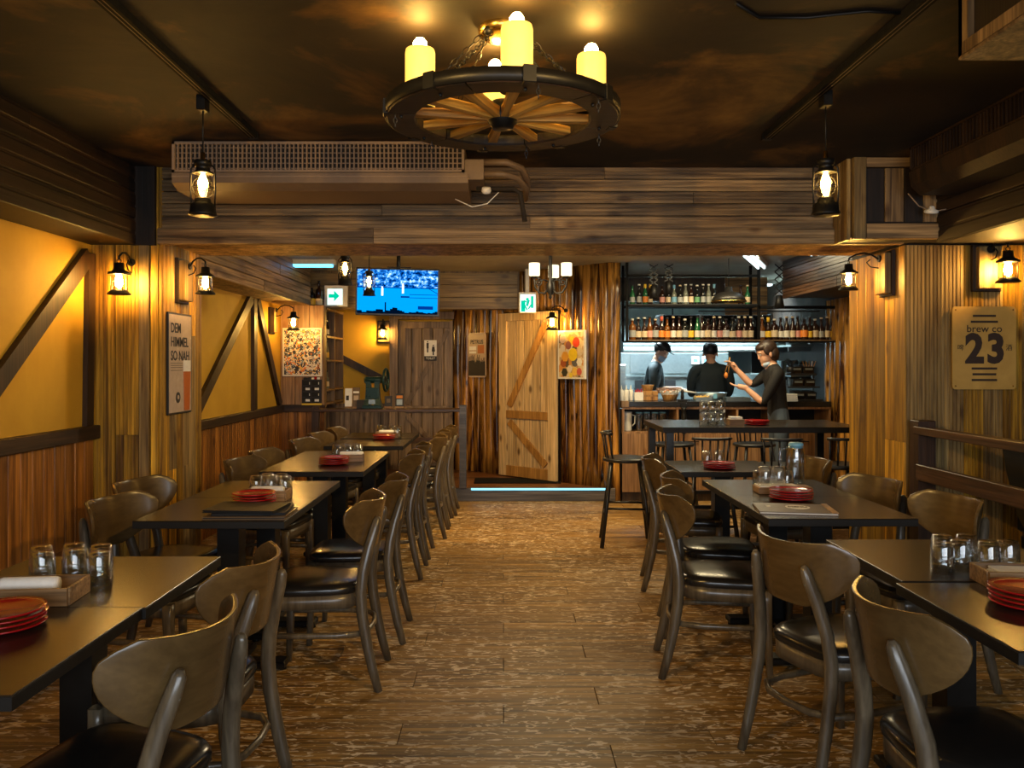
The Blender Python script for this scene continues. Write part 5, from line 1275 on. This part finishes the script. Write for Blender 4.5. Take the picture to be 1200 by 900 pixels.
MB().lathe([(.001, 0), (.14, 0), (.17, .08), (.168, .08), (.138, .006), (.001, .006)], 24).build('pan_body', M['steeld'], pt_)
MB().tube([(-.16, 0, .075), (-.36, -.02, .105)], .011, 8).build('handle', M['white'], pt_)
MB().bb(-.02, .02, -.168, -.16, .02, .07).build('blue_tag', M['blue'], pt_)
for i, (x, w) in enumerate(((2.10, .16), (2.46, .24))):
    t = thing('metal_tray', ('steel tray of yellow chips on the worktop', 'empty steel tray below the woman\'s hands')[i], 'tray', (x, BY+.14, CZ))
    MB().bb(-w/2, w/2, -.08, .08, 0, .004).build('tray_bottom', M['steel'], t)
    for s in (-1, 1): MB().bb(-w/2, w/2, s*.08-.003, s*.08+.003, 0, .04).build('tray_side', M['steel'], t); MB().bb(s*w/2-.003, s*w/2+.003, -.08, .08, 0, .04).build('tray_end', M['steel'], t)
    if i == 0:
        mb = MB(); rn = random.Random(4)
        for k in range(24): mb.box((rn.uniform(-.07, .07), rn.uniform(-.06, .06), .02+rn.random()*.03), (.05, .010, .010), 0, Matrix.Rotation(rn.random()*3, 3, 'Z') @ Matrix.Rotation(rn.uniform(-.4, .4), 3, 'Y'))
        mb.build('chips', mat('yellow_chips', (.75, .50, .12), .6), t)['kind'] = 'stuff'
tp = thing('beer_tap', 'black tap with carved handle fixed at the worktop front', 'tap', (1.865, BY-.06, CZ))
tp.location = (1.865, BY+.03, CZ)
MB().bbx(-.045, .045, -.03, .03, 0, .022, .003).build('tap_foot', M['black'], tp)
MB().lathe([(.016, .02), (.02, .05), (.014, .08), (.02, .10), (.012, .12)], 12).build('tap_column', M['black'], tp)
cl = thing('worktop_clamp', 'black turned wooden post hanging below the worktop edge', 'tap', (1.865, BY-.045, .70))
MB().lathe([(.012, 0), (.022, .01), (.016, .03), (.026, .06), (.026, .20), (.018, .23), (.028, .25), (.028, .275)], 12).build('turned_post', M['black'], cl)
MB().bb(-.03, .03, -.015, .03, .275, .32).build('clamp_head', M['black'], cl)
# organiser of black boxes, till, napkins
og = thing('cutlery_organiser', 'tiered black organiser with small bins at the end of the worktop', 'organiser', (3.17, BY+.22, CZ))
for k in range(3):
    z = k*.135
    MB().bbx(-.16-.0*k, .20-.02*k, -.10+k*.04, .16, z, z+.02, .003).build('tier', M['blackp'], og)
    for j in range(2):
        x = -.06+j*.125
        b_ = MB().loft([[(x-.05, y, zz) for y, zz in ((-.10+k*.04, z+.02), (-.12+k*.04, z+.09), (.05+k*.04, z+.11), (.05+k*.04, z+.02))], [(x+.06, y, zz) for y, zz in ((-.10+k*.04, z+.02), (-.12+k*.04, z+.09), (.05+k*.04, z+.11), (.05+k*.04, z+.02))]], 0, False).build('bin', M['leather'], og)
        MB().bb(x-.035, x+.045, -.125+k*.04, -.12+k*.04, z+.055, z+.075).build('label_strip', M['steeld'], b_)
for s in (-.16, .17): MB().bb(s-.006, s+.006, .10, .15, 0, .42).build('upright', M['blackp'], og)
for i in range(5): 
    a = .2*i-.4; MB().tube([(.07+i*.012, .02, .30), (.07+i*.012+a*.12, .02, .42)], .004, 5).build('chopstick', M['pinebrace'], og)
tk = thing('payment_terminal', 'black card terminal with screen standing on the worktop', 'terminal', (2.93, BY+.30, CZ))
MB().bbx(-.035, .035, -.03, .03, 0, .01, .002).build('foot_plate', M['blackp'], tk)
MB().loft([[(x, -.01, z) for x, z in ((-.04, .2), (.045, .16), (.055, .34), (-.03, .36))], [(x, .01, z) for x, z in ((-.04, .2), (.045, .16), (.055, .34), (-.03, .36))]], 0, False).build('screen', M['leather'], tk)
MB().tube([(0, 0, .01), (0, 0, .2)], .008, 6).build('stand', M['pinebrace'], tk)
nk = flat_napkins(2.99, BY+.10, CZ, .1, 'cream napkin pile on the worktop beside the black organiser', s=.13); nk.scale = (1.2, 1, 5)
wk = thing('hanging_ladle_rack', 'black plant-like bunch of utensils above the organiser', 'utensils', (3.06, BY+.35, 1.40))
wk.location = (3.06, BY+.22, CZ+.30)
rn = random.Random(9)
MB().lathe([(.03, 0), (.045, .01), (.05, .06), (.045, .06), (.028, .012)], 12).build('holder', M['blackp'], wk)
for i in range(9):
    a = i*.7; MB().tube([(0, 0, .02), (.03*math.cos(a), .03*math.sin(a), .10), (.07*math.cos(a), .05*math.sin(a), .12+.03*rn.random())], .005, 5).build('utensil', M['blackp'], wk)

# ================================================================ items on the ledge and the rack
LZ = .9575; ly = 8.53
cm = thing('coffee_mill', 'dark green cast iron machine with a large side wheel on the ledge', 'machine', (at(437, 478, ly).x, ly, LZ))
MB().bbx(-.10, .10, -.07, .07, 0, .035, .004).build('foot_plate', M['green'], cm)
for s in (-1, 1):
    rings = [[(s*x, y_*w, z) for x, y_ in ((.02, -1), (.02+t_, -1), (.02+t_, 1), (.02, 1))] for z, w, t_ in ((.035, .055, .07), (.12, .04, .055), (.20, .035, .05), (.255, .03, .05), (.30, .03, .07))]
    MB().loft(rings, 0, False).build('side_frame', M['green'], cm)
MB().bbx(-.06, .06, -.045, .045, .10, .22, .004).build('body', M['green'], cm)
MB().lathe([(.03, -.09), (.035, -.06), (.035, .06), (.03, .10)], 14, (0, 0, .30), R=Matrix.Rotation(PI/2, 3, 'Y')).build('roller', M['green'], cm)
MB().bb(-.035, .035, -.075, -.045, .05, .095).build('spout', M['steel'], cm)
wc = MB(); Rw = .115
wc.tube([(.14+.0*math.cos(a), Rw*math.cos(a), .30+Rw*math.sin(a)) for a in [2*PI*i/28 for i in range(28)]], .013, 8, closed=True)
for k in range(5):
    a = 2*PI*k/5; wc.tube([(.14, 0, .30), (.14, Rw*math.cos(a), .30+Rw*math.sin(a))], .007, 6)
wc.build('side_wheel', M['green'], cm, (0, 0, 0), (0, 0, -.10))
def stand(label, px, w, h, m, extra=None, lean=.12, name='card_stand', cat='card'):
    t = thing(name, label, cat, (at(px, 478, ly).x, ly+.02, LZ), 0)
    MB().bbx(-w/2, w/2, -.03, .04, 0, .02, .002).build('foot', M['caddy'], t)
    R = Matrix.Rotation(-lean, 3, 'X')
    MB().box((0, 0, .02+h/2), (w, .008, h), 0, R).build('card', M[m], t)
    for (x, z, ww, hh, mm) in extra or []: MB().box((x, -.0055, .02+z), (ww, .003, hh), 0, R).build('print', M[mm], t)
    return t
stand('cream card with a black mark beside the shelf rack on the ledge', 408, .075, .19, 'paper', [(-.01, .09, .03, .05, 'inkb'), (0, .04, .05, .008, 'inkb')])
stand('brown and pink printed card, second along the ledge', 417, .075, .20, 'menub', [(0, .15, .06, .02, 'paper'), (0, .09, .05, .05, 'tinsign'), (0, .03, .05, .02, 'paper')])
stand('small black picture card on a wooden foot beside the green machine', 455, .08, .11, 'inkb', [(0, .06, .04, .04, 'menub')])
stand('black framed notice with orange top on the ledge', 468, .085, .135, 'inkb', [(0, .10, .065, .03, 'ginger'), (0, .045, .06, .06, 'steeld')])
pb_ = MB().bbx(-.05, .05, -.04, .04, 0, .09, .003).build('dark_box', M['inkb'], None, (at(424, 478, ly).x, ly+.02, LZ)); tag(pb_, 'small dark box leaning behind the green machine', 'box'); pb_.name = 'storage_box'
# rack bottles
rn = random.Random(21); k = 0
for z in (1.142, 1.472, 1.742):
    for y in (9.10, 9.25, 9.36):
        if rn.random() < .9:
            k += 1; gl = rn.choice(('black', 'brown', 'clear')); c = rn.choice(('white', 'cream', 'grey', 'yellow'))
            bottle(-2.04, y, z+.0005, rn.choice(('stout', 'flask', 'long')), gl, c, 'black', '%s bottle with %s label, %s counted upward in the oak shelf rack' % (gl, c, ORD[k]), 'bottles in the oak rack', .85)
for i, (x, y, gl, c, kd) in enumerate(((-2.13, 9.02, 'black', 'yellow', 'flask'), (-2.06, 9.05, 'brown', 'cream', 'wine'), (-2.02, 9.22, 'clear', 'pink', 'long'), (-2.03, 9.42, 'black', 'blue', 'wine'), (-2.02, 9.62, 'clear', 'white', 'long'))):
    bottle(x, y, 2.0525, kd, gl, c, 'black', '%s %s bottle with %s label on top of the shelf rack' % (gl, {'flask': 'squat', 'wine': 'tall', 'long': 'slender'}[kd], c), 'bottles on top of the rack', 1.0)
# white heater box on the platform
wb_ = thing('electric_heater', 'white electric box standing on the raised floor by the railing post', 'heater', (-.67, 8.66, .1335), .35)
MB().bbx(-.09, .09, -.10, .10, 0, .235, .004).build('body', mat('ivory_plastic', (.55, .52, .40), .45), wb_)
MB().bb(-.09, .09, -.103, -.10, .165, .170).build('seam', M['inkb'], wb_)
MB().bb(-.05, -.01, -.104, -.10, .185, .215).build('dial', M['inkb'], wb_)
tr = thing('glass_rack', 'steel rack of glasses on a low shelf behind the ledge', 'rack', (-.72, 9.05, .50))
MB().bbx(-.16, .16, -.10, .10, 0, .02, .003).build('shelf_board', M['greydoor'], tr)
for s in (-.15, .15): MB().bb(s-.01, s+.01, -.09, .09, -.366, 0).build('leg', M['greydoor'], tr)
mb = MB()
for i in range(6): mb.tube([(-.14+i*.055, -.06, .02), (-.14+i*.055, -.06, .10), (-.14+i*.055, .06, .10), (-.14+i*.055, .06, .02)], .003, 5)
mb.build('wire_frame', M['steel'], tr)

# ================================================================ people
def build_person(name, label, loc, rz, J, bones, hands, head, tags, skinm, hairfn):
    # J: joint -> (pos, radius); bones: (a, b, region); hands: (wrist, knuckle centre, palm normal, grip)
    names = list(J); idx = {n_: i for i, n_ in enumerate(names)}
    V = [Vector(J[n_][0]) for n_ in names]; Rr = [J[n_][1] for n_ in names]; E = [(idx[a], idx[b]) for a, b, _ in bones]; roots = [0]
    seg = [(V[idx[a]], V[idx[b]], tg) for a, b, tg in bones]
    def chain_(pts, rad, tg):
        k = len(V)
        for p, r in zip(pts, rad): V.append(Vector(p)); Rr.append(r)
        for i in range(len(pts)-1): E.append((k+i, k+i+1)); seg.append((V[k+i], V[k+i+1], tg))
        roots.append(k)
    for (w, c, nrm, thumb, curl) in hands:
        w, c, nrm = Vector(w), Vector(c), Vector(nrm).normalized(); d = (c-w).normalized(); s = d.cross(nrm).normalized()*thumb
        chain_([w-d*.03, w, w.lerp(c, .5), c], [.029, .029, .031, .027], 'skin')
        for k, (o, ln) in enumerate(((-.030, .062), (-.010, .072), (.011, .067), (.030, .053))):
            b0 = c+s*(-o)-d*.015; d1 = (d+nrm*curl*.5).normalized(); d2 = (d+nrm*curl*1.2).normalized(); d3 = (d*.6+nrm*curl*1.5).normalized()
            p1 = b0+d1*(ln*.45+.015); p2 = p1+d2*ln*.33; p3 = p2+d3*ln*.27
            chain_([b0, p1, p2, p3], [.0105, .0095, .0085, .0070], 'skin')
        b0 = w.lerp(c, .35)+s*.022; p1 = b0+(s*.8+d*.7+nrm*.3).normalized()*.035; p2 = p1+(d+s*.25+nrm*.5).normalized()*.032
        chain_([b0, p1, p2], [.013, .011, .0085], 'skin')
    me = bpy.data.meshes.new(name); me.from_pydata([tuple(v) for v in V], E, []); ob = bpy.data.objects.new(name, me); COL.objects.link(ob)
    sk = ob.modifiers.new('s', 'SKIN'); 
    if not me.skin_vertices: 
        bm = bmesh.new(); bm.from_mesh(me); bm.verts.layers.skin.verify(); bm.to_mesh(me); bm.free()
    for i, sv in enumerate(me.skin_vertices[0].data):
        r = Rr[i]; sv.radius = (r[0], r[1]) if hasattr(r, '__len__') else (r, r); sv.use_root = i in roots
    ss = ob.modifiers.new('ss', 'SUBSURF'); ss.levels = 2; ss.render_levels = 2
    dg = bpy.context.evaluated_depsgraph_get(); m2 = bpy.data.meshes.new_from_object(ob.evaluated_get(dg))
    # add head, then fuse everything into one surface
    bm = bmesh.new(); bm.from_mesh(m2)
    hc, hd, hs_ = Vector(head[0]), Vector(head[1]).normalized(), head[2]          # centre, facing, scale
    rt = Vector((hd.y, -hd.x, 0)).normalized() if abs(hd.z) < .95 else Vector((1, 0, 0)); upv = rt.cross(hd).normalized()
    B = Matrix((rt, hd, upv)).transposed()
    def addball(c, r, n=20):
        mb = MB().ball((0, 0, 0), 1, n); vv = [bm.verts.new(tuple(hc+B @ (Vector(c)*hs_+Vector((v[0]*r[0], v[1]*r[1], v[2]*r[2]))*hs_))) for v in mb.v]
        for f_ in mb.f:
            try: bm.faces.new([vv[i] for i in f_])
            except ValueError: pass
    addball((0, -.006, .028), (.074, .092, .086)); addball((0, .016, -.038), (.056, .068, .075))       # cranium, face + jaw
    addball((0, .082, -.016), (.009, .014, .024), 12); addball((0, .088, -.030), (.013, .011, .009), 12)  # nose
    addball((0, .072, -.062), (.024, .013, .007), 12); addball((0, .070, -.074), (.021, .013, .008), 12)  # lips
    addball((0, .066, -.098), (.024, .020, .018), 12)                                                   # chin
    for s in (-1, 1): addball((s*.076, -.006, -.015), (.009, .018, .032), 12); addball((s*.030, .074, .022), (.024, .012, .008), 12)
    bm.to_mesh(m2); bm.free(); ob.modifiers.clear(); ob.data = m2
    rm = ob.modifiers.new('r', 'REMESH'); rm.mode = 'VOXEL'; rm.voxel_size = .0062; rm.use_smooth_shade = True
    sm = ob.modifiers.new('sm', 'SMOOTH'); sm.iterations = 3; sm.factor = .5
    dg = bpy.context.evaluated_depsgraph_get(); m3 = bpy.data.meshes.new_from_object(ob.evaluated_get(dg)); m3.name = name+'_body'
    m3.materials.clear(); mats = {}; order = ['skin']+[t_ for t_ in dict.fromkeys(tg for *_, tg in seg) if t_ != 'skin']
    for i, t_ in enumerate(order): m3.materials.append({'skin': skinm}.get(t_) or M[tags[t_]]); mats[t_] = i
    n = len(m3.polygons); co = np.empty(n*3); m3.polygons.foreach_get('center', co); co = co.reshape(-1, 3)
    best = np.full(n, 1e9); mi = np.zeros(n, dtype=np.int32)
    for a, b, tg in seg:
        a, b = np.array(a), np.array(b); ab = b-a; tt = np.clip(((co-a) @ ab)/max(ab @ ab, 1e-9), 0, 1); dist = np.linalg.norm(co-(a+tt[:, None]*ab), axis=1)
        if tg != 'skin': dist = dist*.93
        k = dist < best; best[k] = dist[k]; mi[k] = mats[tg]
    dist = np.linalg.norm(co-np.array(hc), axis=1)-.06; mi[(dist < .07)] = 0
    m3.polygons.foreach_set('material_index', mi); m3.polygons.foreach_set('use_smooth', np.ones(n, dtype=bool)); m3.update()
    bpy.data.objects.remove(ob)
    root = thing('person', label, 'person', loc, rz)
    link('body', m3, root)
    for s in (-1, 1):
        e = MB().ball(tuple(hc+B @ Vector((s*.030*hs_, .073*hs_, .004*hs_))), .0105*hs_, 10).build('eye', M['white'], root)
        MB().ball(tuple(hc+B @ Vector((s*.030*hs_, .0805*hs_, .004*hs_))), .0050*hs_, 8).build('iris', M['inkb'], e)
    hairfn(root, hc, B, hs_)
    return root
def ellip(c, r, B, hc, hs_, n=18, cut=None):
    mb = MB(); b_ = MB().ball((0, 0, 0), 1, n)
    vs = [hc+B @ (Vector(c)*hs_+Vector((v[0]*r[0], v[1]*r[1], v[2]*r[2]))*hs_) for v in b_.v]
    fs = []
    for f_ in b_.f:
        z = sum(b_.v[i][2] for i in f_)/len(f_); y = sum(b_.v[i][1] for i in f_)/len(f_)
        if cut is None or cut(y, z): fs.append(f_)
    mb.add(vs, fs, 0, True); return mb
def hair_short(m):
    def fn(root, hc, B, hs_):
        o = ellip((0, -.012, .034), (.084, .098, .092), B, hc, hs_, 26, lambda y, z: z > -.35+.75*max(y, -.55) ).build('hair', M[m], root)
        s = o.modifiers.new('t', 'SOLIDIFY'); s.thickness = .012
    return fn
def base_person(h=1.70, sh=.20, lean=0, bottoms='t', top='s', sleeve=True):
    k = h/1.70; J = {}
    J['pelvis'] = ((0, 0, .94*k), (.155*k, .105*k)); J['waist'] = ((0, lean*.3, 1.08*k), (.135*k, .095*k)); J['chest'] = ((0, lean*.75, 1.27*k), (.165*k, .110*k)); J['neckb'] = ((0, lean, 1.42*k), (.075*k, .060*k)); J['neck'] = ((0, lean+.015, 1.49*k), .050*k); J['headb'] = ((0, lean+.02, 1.56*k), .055*k)
    for s, n_ in ((-1, 'l'), (1, 'r')):
        J['hip'+n_] = ((s*.085*k, 0, .90*k), .092*k); J['knee'+n_] = ((s*.095*k, .015, .49*k), .060*k); J['ankle'+n_] = ((s*.10*k, -.01, .09*k), .042*k); J['heel'+n_] = ((s*.10*k, -.02, .04*k), .036*k); J['toe'+n_] = ((s*.115*k, .15, .034*k), .032*k)
        J['sh'+n_] = ((s*sh*.82*k, lean, 1.385*k), .062*k)
    bones = [('pelvis', 'waist', 'top'), ('waist', 'chest', 'top'), ('chest', 'neckb', 'top'), ('neckb', 'neck', 'skin'), ('neck', 'headb', 'skin')]
    for n_ in 'lr':
        bones += [('pelvis', 'hip'+n_, 'leg'), ('hip'+n_, 'knee'+n_, 'leg'), ('knee'+n_, 'ankle'+n_, 'leg'), ('ankle'+n_, 'heel'+n_, 'shoe'), ('heel'+n_, 'toe'+n_, 'shoe'), ('neckb', 'sh'+n_, 'top')]
    return J, bones, k
SK = M['skin']
# cook seen from behind, leaning over the worktop of the kitchen side
J, bo, k = base_person(1.66, .235, .10)
J['chest'] = ((0, .085, 1.24), (.195, .115)); J['waist'] = ((0, .03, 1.06), (.195, .115))
for n_ in 'lr': J['sh'+n_] = (J['sh'+n_][0], .074)
for s, n_ in ((-1, 'l'), (1, 'r')):
    J['el'+n_] = ((s*.215, .20, 1.06), .050); J['mid'+n_] = ((s*.222, .14, 1.20), .066); J['wr'+n_] = ((s*.15, .38, 1.08), .030)
    bo += [('sh'+n_, 'mid'+n_, 'top'), ('mid'+n_, 'el'+n_, 'top'), ('el'+n_, 'wr'+n_, 'skin')]
hd = [((s*.15, .38, 1.08), (s*.12, .45, 1.07), (0, .2, -1), -s, .5) for s in (-1, 1)]
p2_ = build_person('cook', 'person in a dark teal shirt with short black hair, seen from behind', (2.42, 9.42, 0), -.15, J, bo, hd, ((0, .150, 1.555), (.25, .93, -.25), 1.06), {'top': 'tee', 'leg': 'shirt', 'shoe': 'blackp'}, SK, hair_short('hairb'))
# capped masked cook at the steel fridge, bending to the worktop
J, bo, k = base_person(1.68, .21, .12)
for s, n_ in ((-1, 'l'), (1, 'r')):
    J['el'+n_] = ((s*.25, .14, 1.10), .046); J['mid'+n_] = ((s*.235, .14, 1.22), .054); J['wr'+n_] = ((s*.12, .36, 1.12), .030)
    bo += [('sh'+n_, 'mid'+n_, 'top'), ('mid'+n_, 'el'+n_, 'top'), ('el'+n_, 'wr'+n_, 'skin')]
hd = [((s*.12, .36, 1.12), (s*.10, .44, 1.12), (0, .2, -1), -s, .6) for s in (-1, 1)]
def cap_mask(root, hc, B, hs_):
    hair_short('hairb')(root, hc, B, hs_)
    c = ellip((0, -.004, .045), (.090, .104, .085), B, hc, hs_, 24, lambda y, z: z > .0).build('cap', M['blackp'], root)
    c.modifiers.new('t', 'SOLIDIFY').thickness = .006
    MB().loft([[tuple(hc+B @ (Vector((x, y+.09, z))*hs_)) for x, y in ((-.06, 0), (-.045, .045), (0, .062), (.045, .045), (.06, 0))] for z in (.045, .052)], 0, False).build('cap_brim', M['blackp'], c)
    m_ = ellip((0, .022, -.062), (.062, .074, .055), B, hc, hs_, 20, lambda y, z: y > -.1).build('face_mask', M['mask'], root); m_.modifiers.new('t', 'SOLIDIFY').thickness = .003
p1_ = build_person('cook', 'person in a black cap, black top and pale blue face mask', (1.76, 10.02, 0), math.radians(-112), J, bo, hd, ((0, .19, 1.575), (0, .9, -.55), 1.03), {'top': 'tee', 'leg': 'shirt', 'shoe': 'blackp'}, SK, cap_mask)
# woman in black before the counter, facing -x, lifting tongs
J, bo, k = base_person(1.64, .19, .06)
# local +Y is facing; world -x. local x: right of facing -> world +y (towards the counter)
for n_, el, wr in (('r', (.18, .22, 1.205), (.20, .375, 1.375)), ('l', (-.12, .20, 1.04), (-.04, .35, 1.19))):
    shp = Vector(J['sh'+n_][0]); el = Vector(el); wr = Vector(wr)
    J['mid'+n_] = (tuple(shp.lerp(el, .55)), .058); J['el'+n_] = (tuple(el), .044); J['wr'+n_] = (tuple(wr), .026)
    bo += [('sh'+n_, 'mid'+n_, 'top'), ('mid'+n_, 'el'+n_, 'top'), ('el'+n_, 'wr'+n_, 'skin')]
hd = [((.20, .375, 1.375), (.205, .425, 1.445), (0, .5, -.4), 1, 1.1), ((-.04, .35, 1.19), (-.01, .43, 1.205), (0, 0, 1), 1, .25)]
def womanhair(root, hc, B, hs_):
    hair_short('hair')(root, hc, B, hs_)
    ellip((0, -.045, -.015), (.083, .065, .085), B, hc, hs_, 20).build('hair_back', M['hair'], root)
    ellip((0, .026, .066), (.072, .066, .044), B, hc, hs_, 18).build('hair_fringe', M['hair'], root)
    for s in (-1, 1): ellip((s*.071, .006, .030), (.014, .040, .050), B, hc, hs_, 14).build('hair_side', M['hair'], root)
    m_ = ellip((0, .018, -.100), (.056, .062, .035), B, hc, hs_, 18, lambda y, z: y > -.1).build('lowered_face_mask', M['mask'], root); m_.modifiers.new('t', 'SOLIDIFY').thickness = .003
J['neck'] = ((0, .09, 1.445), .046); J['headb'] = ((0, .105, 1.50), .050)
p3_ = build_person('woman', 'person in a black shirt and jeans lifting wooden tongs at the bar', (2.75, 8.08, 0), PI/2, J, bo, hd, ((0, .125, 1.535), (0, .93, -.30), 1.05), {'top': 'shirt', 'leg': 'jeans', 'shoe': 'blackp'}, SK, womanhair)
tg = thing('tongs', 'yellow wooden tongs held up in the raised hand', 'tongs', (2.75-.44, 8.08+.205, 1.46), 0)
for s in (-1, 1): MB().tube([(.005, 0, .035), (-.012+s*.008, 0, -.04), (-.03+s*.018, 0, -.13)], [.008, .010, .006], 6, sq=.6).build('tong_arm', M['pinebrace'], tg)
MB().ball((-.035, 0, -.15), .022, 8, sc=(1, 1, 1.5)).build('gripped_food', M['ginger'], tg)
